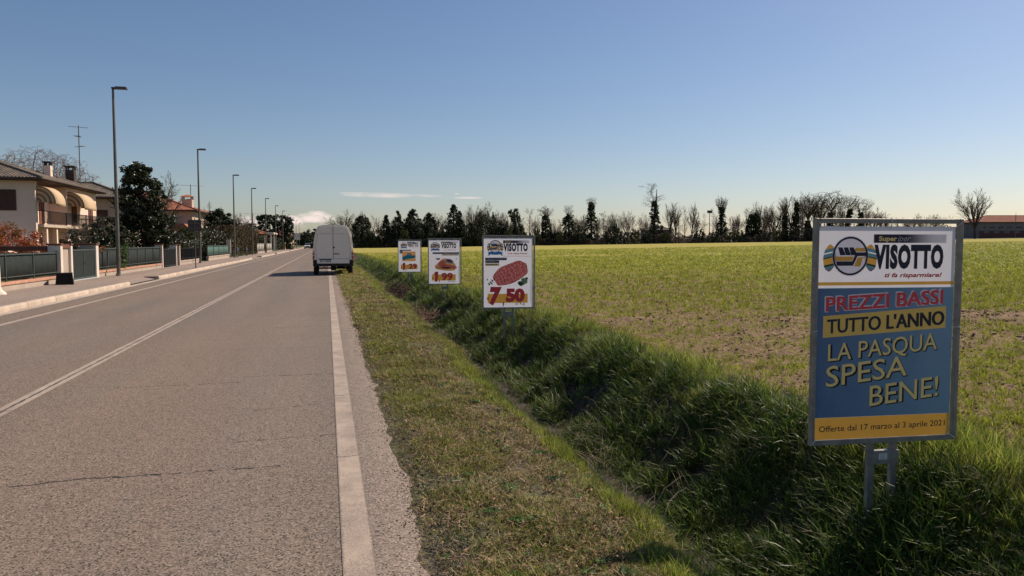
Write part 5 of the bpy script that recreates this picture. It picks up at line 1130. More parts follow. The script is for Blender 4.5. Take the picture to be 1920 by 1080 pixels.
palmm = mk('palm_fronds', (.03, .045, .018), (.045, .055, .025), 1, .6, transl=.1); brush = mk('underbrush_twigs', (.17, .125, .085), (.11, .085, .055), .2, .95); ivyg = mk('fence_ivy', (.05, .09, .02), (.085, .125, .03), 2, .4, island=.4, transl=.2)

BARE = {}
ENV = dict(round=(.62, .34, .38, .20, 1.0), vase=(.60, .30, .40, .14, 1.6), tall=(.62, .17, .38, .25, .8), upright=(.58, .18, .42, .14, 1.2), gnarly=(.68, .34, .32, .30, 1.0), weep=(.60, .42, .40, .15, 1.2))
def colonise(kind, seed, H=12., n_att=650, twig=.03):
    """a crown that grows towards points spread through its envelope (fractions of H: centre, radius, half height, clear trunk)"""
    r = np.random.default_rng(seed); zc, rx, rz, z0, pw = ENV[kind]; A = []
    while len(A) < n_att:
        p = r.uniform(-1, 1, 3); q = (p ** 2).sum()
        if q > 1 or q < .08: continue
        t = (p[2] + 1) / 2; k = 1. if kind in ('round', 'weep') else (.35 + .75 * t ** .7 if kind in ('vase', 'gnarly') else 1)
        if kind in ('gnarly', 'tall') and r.uniform() < .55 and vnoise(np.array([p[0] * 3 + seed]), np.array([p[2] * 3 + p[1] * 2]), 1.3, seed)[0] < .5: continue
        ang_ = math.atan2(p[1], p[0]); lim = .62 + .55 * vnoise(np.array([ang_ * 2.2 + 9]), np.array([p[2] * 3.2 + 5]), 1., seed)[0]
        if q > lim ** 2: continue
        A.append((p[0] * rx * k, p[1] * rx * k, zc + p[2] * rz))
    A = np.array(A) * H; step = H / (64. if kind == 'weep' else 42.); pts = [np.array([0, 0, -.2])]; par = [-1]; bend = r.normal(0, .12, 2)
    z = 0.
    while z < z0 * H: z += step; pts.append(np.array([bend[0] * z * .3 + r.normal(0, .02), bend[1] * z * .3 + r.normal(0, .02), z])); par.append(len(pts) - 2)
    best = np.full(len(A), 1e9); bi = np.zeros(len(A), int); seen = 0; alive = np.ones(len(A), bool)
    for it in range(100):
        N = np.array(pts[seen:]); d = np.linalg.norm(A[:, None] - N[None], axis=2); j = d.argmin(1); dm = d[np.arange(len(A)), j]; up = dm < best; best[up] = dm[up]; bi[up] = j[up] + seen; seen = len(pts)
        alive &= best > step * 1.4
        if not alive.any(): break
        new = 0
        for k in np.unique(bi[alive]):
            m = alive & (bi == k); v = A[m] - pts[k]; v /= np.linalg.norm(v, axis=1, keepdims=True); g = v.sum(0); L = np.linalg.norm(g)
            if L < .2: continue
            pd = pts[k] - pts[par[k]] if par[k] >= 0 else np.array([0, 0, step]); g = g / L + pd / step * .75 + r.normal(0, .14 if kind != 'gnarly' else .30, 3); g[2] += .22 if kind != 'weep' else .05; g /= np.linalg.norm(g); e = pts[k] + g * step
            if any(np.linalg.norm(pts[c] - e) < step * .25 for c in kids.get(k, ())): continue
            pts.append(e); par.append(k); kids.setdefault(k, []).append(len(pts) - 1); new += 1
        if not new: break
    P_ = np.array(pts); par = np.array(par); n = len(P_); rr = np.zeros(n); nk = np.zeros(n, int)
    for i in range(n - 1, 0, -1):
        if rr[i] == 0: rr[i] = twig ** 2.1
        rr[par[i]] += rr[i]; nk[par[i]] += 1
    rr = rr ** (1 / 2.1); rr = np.minimum(rr, H * .022)
    big, small = [], []
    for i in range(1, n):
        s_ = (*P_[par[i]], *P_[i], min(rr[par[i]], rr[i] * 1.25), rr[i]); (big if rr[i] > twig * 2.4 else small).append(s_)
    # fine outer twigs
    for i in range(1, n):
        if nk[i] <= 1 and rr[i] < twig * 2.6:
            d0 = P_[i] - P_[par[i]]; d0 /= np.linalg.norm(d0) + 1e-9
            for _ in range(3 if nk[i] == 0 else 1):
                v = d0 + r.normal(0, .45, 3); v[2] += (.25 if kind != 'weep' else -.55); v /= np.linalg.norm(v); m = P_[i] + v * step * r.uniform(.7, 1.3); v2 = v + r.normal(0, .3, 3); v2[2] += (.15 if kind != 'weep' else -.6); v2 /= np.linalg.norm(v2); e = m + v2 * step * r.uniform(.5, 1.2)
                small += [(*P_[i], *m, twig * .8, twig * .6), (*m, *e, twig * .6, twig * .35)]
    big, small = np.array(big), np.array(small); zz = max(big[:, 5].max(), small[:, 5].max()); w = np.percentile(np.hypot(small[:, 3], small[:, 4]), 92) * 2
    for a_ in (big, small): a_[:, :6] *= H / zz
    return big, small, w * H / zz
def fan(kind, seed, H=12., twig=.03):
    """straight-branched crowns: limbs fan up from the fork and side shoots leave at acute angles"""
    r = np.random.default_rng(seed); segs = []
    cfg = dict(vase=(.20, 10, .52, .42), upright=(.16, 6, .22, .30), round=(.28, 11, .95, .60), tall=(.30, 0, .6, .55))[kind]; z0, nl, ang0, ang1 = cfg
    def walk(p, d, L, rad, lv):
        n = 6 if lv == 0 else (5 if lv == 1 else 3); p = np.array(p, float); d = np.array(d, float)
        for i in range(n):
            d = d + r.normal(0, .055 + .02 * lv, 3); d[2] += .05 + .03 * (kind == 'vase'); d /= np.linalg.norm(d); e = p + d * L / n; r1 = rad * (1 - .62 * (i + 1) / n); segs.append((*p, *e, max(rad * (1 - .62 * i / n), twig * .6), max(r1, twig * .45))); p = e
            if lv < 3 and (i > 0 or lv):
                for _ in range((2 if r.uniform() < .55 else 1) if lv < 2 else (1 if r.uniform() < .8 else 0)):
                    a = r.uniform(0, 2 * pi); u = np.cross(d, (cos(a), sin(a), .3)); u /= np.linalg.norm(u); s = ang1 * r.uniform(.6, 1.5); nd = d * cos(s) + u * sin(s); walk(p, nd, L * (1 - .55 * i / n) * r.uniform(.36, .58), r1 * .55, lv + 1)
    R0 = H * .021; lean = r.normal(0, .03, 2)
    if kind == 'tall':
        p = np.array([0, 0, -.2]); d = np.array([lean[0], lean[1], 1.]); n = 16
        for i in range(n):
            d = np.array([lean[0], lean[1], 0]) * .5 + r.normal(0, .025, 3); d[2] = 1; d /= np.linalg.norm(d); e = p + d * H / n; segs.append((*p, *e, R0 * (1 - .9 * i / n), R0 * (1 - .9 * (i + 1) / n))); p = e
            if i >= 4:
                for _ in range(2 if i < 14 else 3):
                    a = r.uniform(0, 2 * pi); s = r.uniform(.5, .95); walk(p, (cos(a) * sin(s), sin(a) * sin(s), cos(s)), H * r.uniform(.12, .26) * (1.15 - .6 * i / n), R0 * .28 * (1.15 - i / n), 1)
    else:
        top = np.array([lean[0] * z0 * H, lean[1] * z0 * H, z0 * H]); segs.append((0, 0, -.2, *(top * .5), R0 * 1.15, R0)); segs.append((*(top * .5), *top, R0, R0 * .92))
        for k in range(nl):
            a = 2 * pi * k / nl * 2.4 + r.normal(0, .3); s = ang0 * math.sqrt((k + .3) / nl) * r.uniform(.85, 1.1); L = H * (1 - z0) * r.uniform(.62, .86) * (1 if kind != 'round' else .8)
            q = top * (1 + r.uniform(0, .5)); segs.append((*top, *q, R0 * .8, R0 * .6)); walk(q, (cos(a) * sin(s), sin(a) * sin(s), cos(s)), L, R0 * .55, 0)
    S_ = np.array(segs); b = S_[S_[:, 6] > twig * 1.6]; s = S_[S_[:, 6] <= twig * 1.6]; k = H / S_[:, 5].max(); b[:, :6] *= k; s[:, :6] *= k
    return b, s, np.percentile(np.hypot(s[:, 3], s[:, 4]), 93) * 2
kids = {}
WANT = dict(round=.78, vase=.62, tall=.36, upright=.42, gnarly=.72, weep=1.0)
def bare_meshes(kind, seed, H=12., twig=.03):
    k = (kind, seed)
    if k not in BARE:
        kids.clear(); b, s, w = colonise(kind, seed, H, n_att=(1900 if kind == 'weep' else 650), twig=(.014 if kind == 'weep' else twig)) if kind in ('gnarly', 'weep') else fan(kind, seed, H, twig)
        sx = WANT[kind] * H / w
        for a_ in (b, s): a_[:, [0, 1, 3, 4]] *= sx
        BARE[k] = (tubes_mesh('limbs', b, 5), tubes_mesh('twigs', s, 3), H)
        BARE[k][0].materials.append(bark); BARE[k][1].materials.append(twigm)
    return BARE[k]
def ball(rx, ry, rz, zc, low=.0):
    def f(r):
        while True:
            p = r.uniform(-1, 1, 3)
            if .25 < (p ** 2).sum() < 1: return np.array([p[0] * rx, p[1] * ry, zc + p[2] * rz])
    return f
def cone(R0, H, z0, pw=1.):
    def f(r):
        t = r.uniform() ** 1.6; a = r.uniform(0, 2 * pi); q = R0 * (1 - t) ** pw * math.sqrt(r.uniform(.3, 1)); return np.array([q * cos(a), q * sin(a), z0 + (H - z0) * t])
    return f
def column(prof):
    zs = [p[0] for p in prof]; rs = [p[1] for p in prof]; xs = [p[2] if len(p) > 2 else 0 for p in prof]
    def f(r):
        z = r.uniform(zs[0], zs[-1]); a = r.uniform(0, 2 * pi); q = np.interp(z, zs, rs) * math.sqrt(r.uniform(.2, 1)); return np.array([np.interp(z, zs, xs) + q * cos(a), q * sin(a), z])
    return f
def simple_trunk(h, r0, name='trunk', par=None, lean=0.):
    b = MB(); b.tube([(0, 0, -.3), (lean * .3, 0, h * .3), (lean, 0, h)], [r0 * 1.25, r0, r0 * .6], 8); return b.build(name, bark, par, smooth=True)
def bare_tree(px, top, Z, kind, seed, label, width=1., name='bare_tree', mats=None, group='bare trees across the field', base=None, lean=0., X=None):
    x, y = at(px, Z) if X is None else X; g = tz(x, y) if base is None else base; H = hz(top, Z) - g; lm, tm, H0 = bare_meshes(kind, seed); t = thing(name, label, 'tree', (x, y, g - .1), random.uniform(0, 6.3), group)
    s = H / H0; t.scale = (s * width, s * width, s); t.rotation_euler[0] = lean
    a = link('trunk', lm, parent=t); b = link('crown', tm, parent=t)
    if mats:
        b.material_slots[0].link = 'OBJECT'; b.material_slots[0].material = mats
        a.material_slots[0].link = 'OBJECT'; a.material_slots[0].material = mats
    return t
def leafy(name, label, cat, px, Z, top, shape_fn, n, clumps, cr, size, mat_, group=None, seed=0, trunk=(2, .15), loc=None, base=None, part='crown'):
    x, y = loc or at(px, Z); g = tz(x, y) if base is None else base; H = hz(top, Z) - g; r = np.random.default_rng(seed + int(px)); t = thing(name, label, cat, (x, y, g), 0, group)
    C = clumped(r, n, shape_fn(H), clumps, cr); C[:, 2] = np.maximum(C[:, 2], .02); me = leaf_cloud(part, C, size, r); link(part, me, mat_, t)
    if trunk: simple_trunk(trunk[0] if trunk[0] > 1 else H * trunk[0], trunk[1], 'trunk', t)
    return t, H
GT = 'bare trees across the field'; GI = 'ivy-clad trees across the field'; GC = 'dark conifers across the field'; GS = 'shrubs along the far edge of the field'
Zt = 232
def ivy_tree(px, ivy_top, top, prof_px, label, seed, kind='gnarly', bare_w=.5, lean=0.):
    """prof_px: list of (image y, half width px, offset px) of the ivy column from bottom to top"""
    x, y = at(px, Zt); g = tz(x, y); k = Zt / F; t = thing('ivy_tree', label, 'tree', (x, y, g), -YAW, GI); r = np.random.default_rng(seed)
    prof = [(hz(a, Zt) - g, w * k, o * k) for a, w, o in prof_px]; prof[0] = (0.0, prof[0][1], prof[0][2]); hi = prof[-1][0]
    C = clumped(r, int(2600 + 420 * hi), column([(a_, b_ * 1.12, c_) for a_, b_, c_ in prof]), int(70 + hi * 12), .55); link('ivy', leaf_cloud('ivy', C, .36, r), ivy, t)
    simple_trunk(hi, .35, 'trunk', t, lean=prof[-1][2])
    H = hz(top, Zt) - g; lm, tm, H0 = bare_meshes(kind, seed % 3 + 1); s = (H - hi * .62) / H0
    for nm, me in (('limbs', lm), ('crown', tm)):
        o = link(nm, me, parent=t, loc=(np.interp(hi * .62, [p[0] for p in prof], [p[2] for p in prof]), 0, hi * .62)); o.scale = (s * bare_w * 1.6, s * bare_w * 1.6, s); o.rotation_euler = (0, 0, r.uniform(0, 6))
# --- the wooded left part of the treeline
bare_tree(645, 391, Zt, 'round', 1, 'round-crowned bare tree just right of the van roof, first in the treeline', 1.05)
leafy('evergreen_tree', 'dark bushy evergreen with a tuft of bare branches on top, second in the treeline', 'tree', 679, Zt, 402, lambda H: ball(3.0, 2.6, H * .5, H * .48), 8000, 160, .8, .42, ivy, None, 1)
bare_tree(680, 390, Zt - 1, 'vase', 2, 'tuft of bare branches sticking out above the dark bushy evergreen', .28)
bare_tree(701, 402, Zt + 8, 'tall', 3, 'pale thin bare tree between the bushy evergreen and the slim dark spire', .8, mats=bark_p); bare_tree(712, 406, Zt + 5, 'upright', 4, 'low pale bare tree left of the slim dark spire', .9, mats=bark_p)
for (px, top, rw, sd, lb) in ((725, 403, 2.0, 3, 'slim dark spire-like conifer, leftmost conifer of the treeline'), (747, 396, 3.0, 4, 'pointed dark conifer with a broad base above the smallest advert sign'), (862, 397, 2.3, 5, 'dark conifer tight beside the tall cypress clump, on its right')):
    leafy('conifer', lb, 'tree', px, Zt, top, lambda H, rw=rw: cone(rw * 1.1, H, .3, .75), 8000, 260, .5, .38, conif, GC, sd, trunk=(.8, .25))
for (px, top, rw, lb) in ((775, 394, 3.2, 'broad dark pine with a flat uneven top, left one of two'), (806, 400, 2.9, 'lower broad dark pine, right one of two')):
    leafy('pine_tree', lb, 'tree', px, Zt + 2, top, lambda H, rw=rw: (lambda r: cone(rw, H, H * .25, .5)(r) if r.uniform() < .7 else ball(rw, rw, H * .28, H * .62)(r)), 9000, 200, .65, .40, conif, 'dark pines across the field', 6, trunk=(.8, .3))
leafy('cypress_tree', 'tall dark ragged cypress clump above the sign priced 1,99', 'tree', 851, Zt - 3, 386, lambda H: cone(4.1, H, .3, .6), 14000, 300, .65, .40, ivy, None, 7, trunk=(.8, .35))
for (px, top, kd, sd, w, lb) in ((820, 396, 'round', 5, .8, 'thin bare tree between the two pines and the cypress clump'), (888, 382, 'vase', 6, .95, 'bare spreading tree just right of the cypress clump'), (914, 377, 'tall', 7, .9, 'taller slender bare tree behind the sign priced 7,50, left of its logo'), (934, 392, 'vase', 8, .9, 'bare tree leaning over the small dark shrub above the sign priced 7,50'),
                             (900, 392, 'round', 9, .7, 'small bare tree between two larger bare trees left of the sign priced 7,50'), (948, 402, 'upright', 4, .7, 'short bare tree just left of the crooked ivy stump')):
    bare_tree(px, top, Zt + (sd % 3) * 3, kd, sd, lb, w)
ivy_tree(970, 393, 390, [(460, 12, 4), (440, 11, 2), (420, 8, 0), (404, 8, -5), (396, 10, -9), (393, 5, -6)], 'crooked ivy-covered stump with a bent top, above the sign priced 7,50', 11, bare_w=.2)
bare_tree(992, 388, Zt, 'tall', 12, 'pale thin bare tree just right of the crooked ivy stump', .8, mats=bark_p)
ivy_tree(1023, 403, 384, [(461, 8, 2), (440, 9, 1), (420, 7, 0), (404, 5, 0)], 'narrow ivy-clad tree with an umbrella of bare twigs, right of the sign priced 7,50', 13, 'round', .62)
ivy_tree(1066, 402, 384, [(460, 10, 2), (445, 12, 2), (420, 12, 0), (408, 9, 0), (402, 6, 0)], 'stout barrel-shaped ivy-clad tree with a small bare fork on top', 14, bare_w=.4)
ivy_tree(1109, 380, 369, [(461, 13, -2), (440, 11, 0), (415, 10, 0), (398, 6, -1), (386, 3.5, -1), (380, 3, -2)], 'tapering ivy-clad tree with spidery bare tip, left of the broad dark bush', 15, bare_w=.42)
for (px, top, kd, sd, w, m, lb) in ((1132, 395, 'tall', 16, .9, None, 'bare tree behind the left side of the broad dark bush'), (1147, 395, 'vase', 2, .7, None, 'bare tree behind the right side of the broad dark bush'), (1085, 402, 'round', 3, .8, bark_p, 'pale bare tree between the barrel-shaped ivy tree and the tapering one'), (1177, 394, 'vase', 6, .9, bark_p, 'pale fan-shaped bare tree left of the brown-roofed house'),
                                 (1205, 398, 'round', 9, .5, bark_p, 'small pale bare tree left of the tallest ivy-clad tree'), (1043, 410, 'round', 1, .6, bark_p, 'low pale bare tree between two ivy-clad trees, right of the umbrella-shaped one')):
    bare_tree(px, top, Zt + 4, kd, sd, lb, w, mats=m)
ivy_tree(1226, 377, 342, [(460, 12, 4), (440, 13, 6), (420, 9, 3), (405, 8, 0), (388, 5, 0), (377, 3, 0)], 'tallest tree of the line, ivy-clad below with a high slender bare top', 17, 'tall', 1.25)
for (px, top, kd, sd, w, lb) in ((1255, 377, 'upright', 18, .9, 'left one of a close pair of upright bare trees right of the brown-roofed house'), (1266, 379, 'upright', 4, .8, 'right one of a close pair of upright bare trees right of the brown-roofed house'), (1283, 385, 'tall', 7, .7, 'slender bare tree left of the round dark bush'), (1297, 376, 'upright', 19, .7, 'straight slender bare tree behind the left edge of the round dark bush'), (1319, 398, 'tall', 12, .35, 'thin leaning bare stem just right of the round dark bush'), (1336, 388, 'tall', 16, .6, 'thin bare tree between the floodlight mast and the ivy column with a shrubby foot')):
    bare_tree(px, top, Zt + 3, kd, sd, lb, w)
ivy_tree(1352, 390, 366, [(459, 13, 0), (440, 11, 0), (425, 8, 0), (405, 5, 0), (390, 4, -1)], 'ivy column with a broad shrubby foot and a bare fan-shaped top', 20, 'vase', .62)
for (px, top, kd, sd, w, m, lb) in ((1383, 400, 'round', 9, .7, bark_p, 'low pale bare tree left of the twin ivy columns'), (1396, 388, 'tall', 3, .8, None, 'slender bare tree close left of the twin ivy columns'), (1448, 378, 'vase', 8, .9, None, 'spreading bare tree right of the twin ivy columns'), (1434, 398, 'round', 1, .6, bark_p, 'low bare tree directly right of the twin ivy columns'), (1420, 376, 'vase', 6, .55, None, 'fan of bare branches rising behind the twin ivy columns')):
    bare_tree(px, top, Zt + 3, kd, sd, lb, w, mats=m)
ivy_tree(1407, 403, 396, [(458, 9, -3), (430, 8, -1), (410, 6, 0), (403, 3, 0)], 'left one of the dark twin ivy columns', 21, bare_w=.2); ivy_tree(1417, 400, 392, [(458, 8, 2), (430, 7, 1), (410, 6, 0), (400, 3, 0)], 'right one of the dark twin ivy columns', 22, bare_w=.2)
for (px, top, kd, sd, w, it, lb) in ((1470, 366, 'upright', 18, .9, 405, 'tall many-stemmed bare tree with ivy on its foot, left of the slim ivy spike'), (1512, 360, 'vase', 2, 1.0, 415, 'large bare tree with a dark ivy foot, left of the nearest advert sign'), (1535, 362, 'upright', 4, 1.0, 440, 'large bare tree right behind the left upright of the nearest sign frame'), (1555, 358, 'gnarly', 23, 1.0, 400, 'largest bare tree with an ivy trunk above the top left of the nearest sign'),
                                     (1588, 365, 'gnarly', 24, .75, 392, 'leaning ivy-trunked bare tree above the middle left of the nearest sign'), (1611, 371, 'gnarly', 25, .8, 400, 'bare tree with an ivy trunk, right of the leaning one above the nearest sign'), (1636, 386, 'round', 1, 1.0, 460, 'rounded bare tree, last of the dense row above the nearest sign'), (1497, 372, 'tall', 12, .8, 460, 'slender bare tree right beside the slim ivy spike')):
    if it < 450: ivy_tree(px, it, top, [(457, 7 if it < 430 else 5, 0), ((457 + it) / 2, 5.5, 0), (it, 3, (3 if px == 1588 else 0))], lb, sd, kd, .95 * w)
    else: bare_tree(px, top, Zt + 3, kd, sd, lb, w)
ivy_tree(1490, 381, 372, [(457, 8, -1), (430, 7, 0), (405, 5, 0), (381, 2, 2)], 'slim ivy spike tapering to a point among the bare trees', 26, bare_w=.15)
for (px, top, sd, lb) in ((1708, 399, 1, 'small bare tree above the middle of the top edge of the nearest sign'), (1728, 404, 9, 'lowest small bare tree above the nearest sign, between two others'), (1750, 400, 3, 'small bare tree above the right part of the nearest sign')): bare_tree(px, top, 280, 'round', sd, lb, 1.3)
bare_tree(1826, 351, 236, 'vase', 27, 'large lone bare tree with a fan-shaped crown, right of the nearest sign', 1.0)
BACK = [(655, 404), (668, 410), (690, 412), (722, 410), (737, 408), (762, 406), (795, 404), (828, 404), (838, 408), (870, 396), (905, 388), (925, 396), (942, 404), (962, 410), (980, 406), (1003, 404), (1033, 406), (1052, 408), (1076, 404), (1096, 400), (1120, 404), (1140, 402), (1158, 408), (1212, 406), (1272, 398), (1306, 404), (1344, 402), (1376, 400), (1402, 390), (1427, 390), (1442, 388), (1460, 384), (1480, 378), (1502, 376), (1524, 372), (1546, 372), (1566, 374), (1579, 380), (1600, 382), (1622, 384), (1648, 396), (1660, 402)]
for i, (px, top) in enumerate(BACK):
    kd, sd = (('tall', 3), ('vase', 6), ('upright', 18), ('tall', 12), ('round', 9), ('upright', 4), ('vase', 8))[i % 7]
    bare_tree(px, top, Zt + 16 + (i * 7) % 11, kd, sd, 'thin bare tree in the tangled second row behind the treeline across the field', .75 + .1 * (i % 3), mats=(bark_p if i % 3 == 0 else None), group='thin bare trees in the second row of the treeline')
# --- shrubs along the field edge
SH = [(668, 428, 9, ivy), (693, 430, 14, ivy), (716, 426, 12, olive), (734, 430, 12, ivy), (760, 432, 12, olive), (786, 430, 14, ivy), (810, 428, 14, ivy), (832, 430, 12, olive), (876, 420, 16, ivy), (898, 430, 12, olive), (925, 422, 12, ivy), (940, 416, 9, ivy), (955, 430, 10, olive), (990, 434, 12, ivy), (1006, 430, 9, olive), (1040, 432, 12, ivy), (1050, 436, 8, olive), (1090, 436, 11, ivy), (1147, 418, 17, ivy), (1168, 434, 10, ivy), (1190, 430, 11, olive), (1213, 432, 9, ivy), (1246, 434, 10, olive), (1310, 428, 12, ivy), (1340, 434, 9, ivy), (1375, 432, 11, olive), (1392, 436, 9, ivy), (1436, 434, 9, olive), (1455, 430, 10, olive), (1478, 432, 10, ivy), (1518, 432, 13, ivy), (1545, 430, 12, olive), (1576, 420, 14, ivy), (1606, 424, 14, ivy), (1650, 430, 14, olive), (1690, 432, 14, ivy), (1766, 430, 14, ivy), (1786, 432, 12, olive)]
PLACE = {668: 'beside the van roof, first of the row', 693: 'right under the bushy evergreen', 716: 'at the left foot of the slim dark spire', 734: 'between the spire and the pointed conifer', 760: 'at the right foot of the pointed conifer', 786: 'under the left pine', 810: 'under the right pine', 832: 'between the right pine and the cypress clump', 898: 'under the bare tree right of the cypress clump', 925: 'behind the top left of the sign priced 7,50', 955: 'at the left foot of the crooked ivy stump', 990: 'at the right foot of the crooked ivy stump', 1006: 'left of the umbrella-topped ivy tree', 1040: 'at the right foot of the umbrella-topped ivy tree', 1050: 'at the left foot of the barrel-shaped ivy tree', 1090: 'at the left foot of the tapering ivy tree', 1168: 'at the right foot of the broad dark bush', 1213: 'at the left foot of the tallest ivy-clad tree', 1246: 'right in front of the brown-roofed house', 1340: 'at the left foot of the ivy column with the fan top', 1375: 'at the right foot of the ivy column with the fan top', 1392: 'at the left foot of the twin ivy columns', 1436: 'at the right foot of the twin ivy columns', 1455: 'midway between the twin ivy columns and the many-stemmed tree', 1478: 'at the left foot of the slim ivy spike', 1518: 'just left of the nearest sign frame', 1545: 'behind the top left corner of the nearest sign', 1576: 'behind the nearest sign, under the leaning ivy tree', 1606: 'behind the nearest sign, right of the leaning ivy tree', 1650: 'behind the nearest sign, at the end of the dense row', 1690: 'behind the middle of the nearest sign', 1766: 'behind the right part of the nearest sign', 1786: 'behind the top right corner of the nearest sign'}
names = {1147: 'broad black-green bush taller than its neighbours, right of the tapering ivy tree', 1310: 'round ball-shaped dark bush at the far edge of the field', 876: 'broad dark bush at the foot of the cypress clump', 940: 'small dark bush standing up above the left part of the sign priced 7,50', 1190: 'olive-green bush left of the brown-roofed house'}
SM = {}
for i, (px, top, hw, m) in enumerate(SH):
    key = (i % 5, m.name); r = np.random.default_rng(100 + i % 5)
    if key not in SM:
        C = clumped(r, 1500, ball(.95, .95, .5, .48), 34, .22); C[:, 2] = np.maximum(C[:, 2], .01); me = leaf_cloud('foliage', C, .13, r); me.materials.append(m); SM[key] = me
    Z = Zt - 6 + (i % 4) * 1.5; x, y = at(px, Z); g = tz(x, y); k = Z / F; H = hz(top, Z) - g
    lb = names.get(px)
    dark = 'dark' if m is ivy else 'olive-brown'
    t = thing('shrub', lb or f'low {dark} shrub {PLACE[px]}', 'shrub', (x, y, g), random.uniform(0, 6), GS)
    o = link('foliage', SM[key], parent=t); o.scale = (hw * k, hw * k, H); b = MB(); b.tube([(0, 0, -.2), (0, 0, H * .5)], [.08, .04], 5); b.build('stem', bark, t)
# brush that fills the foot of the row and distant woods seen through the gaps
def brush_band(name, Z0, pxs, hgt, n, mat_, label, size=.5, wn=1.2):
    r = np.random.default_rng(int(Z0)); P = []; pp = r.uniform(pxs[0], pxs[1], n); zz = Z0 + r.uniform(0, 6, n)
    a = (pp - 960) / F * zz; x = a * cos(YAW) + zz * sin(YAW); y = zz * cos(YAW) - a * sin(YAW); h = hgt * (.35 + .9 * vnoise(pp, pp * 0, .035, 5)) * (.7 + .6 * vnoise(pp, pp * 0, .2, 6)); g = terrain(x, y)
    C = np.stack([x, y, g + h * r.uniform(0, 1, n) ** 1.2 * 1.0], 1); return link(name, leaf_cloud(name, C, size, r, up=1.5, aspect=.22), mat_, kind='stuff', label=label, category='undergrowth')
brush_band('undergrowth', Zt - 4, (655, 1790), 3.1, 30000, brush, 'brown twiggy undergrowth along the far edge of the field', .8)
brush_band('undergrowth', Zt - 3, (655, 965), 8.2, 42000, ivy, 'tall dark mass of undergrowth between the conifers on the left of the treeline', .7)
brush_band('undergrowth', Zt - 2, (960, 1110), 5.0, 12000, ivy, 'dense dark undergrowth at the foot of the left part of the treeline', .7)
brush_band('distant_woods', 480, (620, 2100), 7.5, 26000, mk('distant_brush', (.13, .105, .085), (.10, .09, .07), .05, .95), 'distant brown woodland seen through the gaps of the treeline', 1.8)
brush_band('distant_woods', 520, (-60, 640), 10, 16000, mk('distant_green', (.05, .05, .03), (.08, .07, .045), .05, .95), 'distant woodland behind the houses', 1.8)
# --- left side garden trees
def big_leaf_tree(name, label, px, Z, top, rx, n, clumps, cr, size, m, base=.1, low=.12, cat='tree', trunk_r=.16, fn=None, bottom=None, px_loc=None, seed=0):
    x, y = px_loc or at(px, Z); H = hz(top, Z) - base; r = np.random.default_rng(int(px) + seed); t = thing(name, label, cat, (x, y, base))
    f = fn(H) if fn else ball(rx, rx, H * (1 - low) / 2, H * (1 + low) / 2)
    C = clumped(r, n, f, clumps, cr); C[:, 2] = np.maximum(C[:, 2], .05); link('crown' if cat == 'tree' else 'foliage', leaf_cloud('crown', C, size, r), m, t)
    b, s, _ = grow(r, H * .92, 'round', trunk_r=trunk_r, twig=.02); link('trunk' if cat == 'tree' else 'stems', tubes_mesh('trunk', b if len(b) else s, 5), bark, t); return t
def mag_shape(H):
    a, b_ = ball(1.55, 1.5, H * .36, H * .58), ball(2.15, 1.9, H * .29, H * .33)
    def f(r):
        u = r.uniform(); 
        if u < .45: return a(r)
        if u < .85: return b_(r) + np.array([.25, 0, 0])
        return np.array([r.normal(-.25, .35), r.normal(0, .3), H * r.uniform(.80, .97)])
    return f
big_leaf_tree('magnolia_tree', 'large glossy dark evergreen tree behind the long screened fence', 269, 53, 306, 1.8, 30000, 330, .40, .19, mag, fn=mag_shape, trunk_r=.14)
bare_tree(302, 318, 66, 'round', 1, 'bare tree showing behind the right side of the big magnolia', .75, base=.1, group=None)
bare_tree(62, 270, 84, 'weep', 28, 'large pale pinkish bare tree rising behind the roof of the pink house', .8, base=.1, mats=bark_p, group=None); bare_tree(110, 283, 92, 'weep', 29, 'second pale bare tree behind the pink house, nearer its dark chimney', .75, base=.1, mats=bark_p, group=None); bare_tree(18, 284, 80, 'weep', 28, 'pale bare tree at the left edge behind the pink house', .8, base=.1, mats=bark_p, group=None)
bx0, by0 = at(-14, 30); big_leaf_tree('photinia_shrub', 'red-leaved bush behind the nearest fence at the left edge', 14, 30, 420, 1.7, 20000, 180, .32, .09, photinia, cat='shrub', low=0, trunk_r=.05, px_loc=at(2, 30.5))
big_leaf_tree('garden_shrub', 'green shrub behind the nearest screened fence, under the stair of the pink house', 60, 33, 470, .8, 1800, 24, .25, .08, olive, cat='shrub', low=0, trunk_r=.03)
for (px, Z, top, rx, n, sz, m, lb) in ((150, 46, 430, 1.0, 3400, .11, mag, 'dark shrub under the balcony of the pink house'), (178, 48, 420, 1.25, 6000, .12, mag, 'tall dark shrub at the right end of the balcony'), (205, 50, 400, 1.1, 5600, .13, mag, 'dark narrow tree between the pink house and the nearest lamp'), (228, 50, 430, 1.1, 2600, .12, mag, 'dark shrub at the left foot of the big magnolia'), (305, 54, 432, .9, 2200, .12, mag, 'dark shrub at the right foot of the big magnolia'),
                                       (358, 66, 424, 1.3, 4200, .13, olive, 'leafy green shrub in front of the red-roofed house'), (338, 61, 440, .9, 2400, .12, mag, 'dark shrub behind the black driveway gate'), (384, 75, 442, 1.0, 2200, .12, olive, 'green shrub just behind the traffic sign pole')):
    big_leaf_tree('garden_shrub', lb, px, Z, top, rx * 1.1, int(n * 2.4), 90, .28, sz, m, cat='shrub', low=0, trunk_r=.05)
for (px, Z, top, sd, lb) in ((150, 45, 412, 2, 'crooked bare climber in front of the balcony of the pink house'), (186, 49, 398, 9, 'bare garden tree at the right corner of the pink house'), (400, 96, 376, 1, 'bare branches above the round dark evergreen past the traffic sign'), (447, 105, 396, 3, 'bare tree between the round evergreen and the palm'), (456, 108, 402, 9, 'smaller bare tree left of the palm')):
    bare_tree(px, top, Z, 'gnarly' if sd % 2 == 0 else 'round', sd, lb, .8, base=.1, group=None)
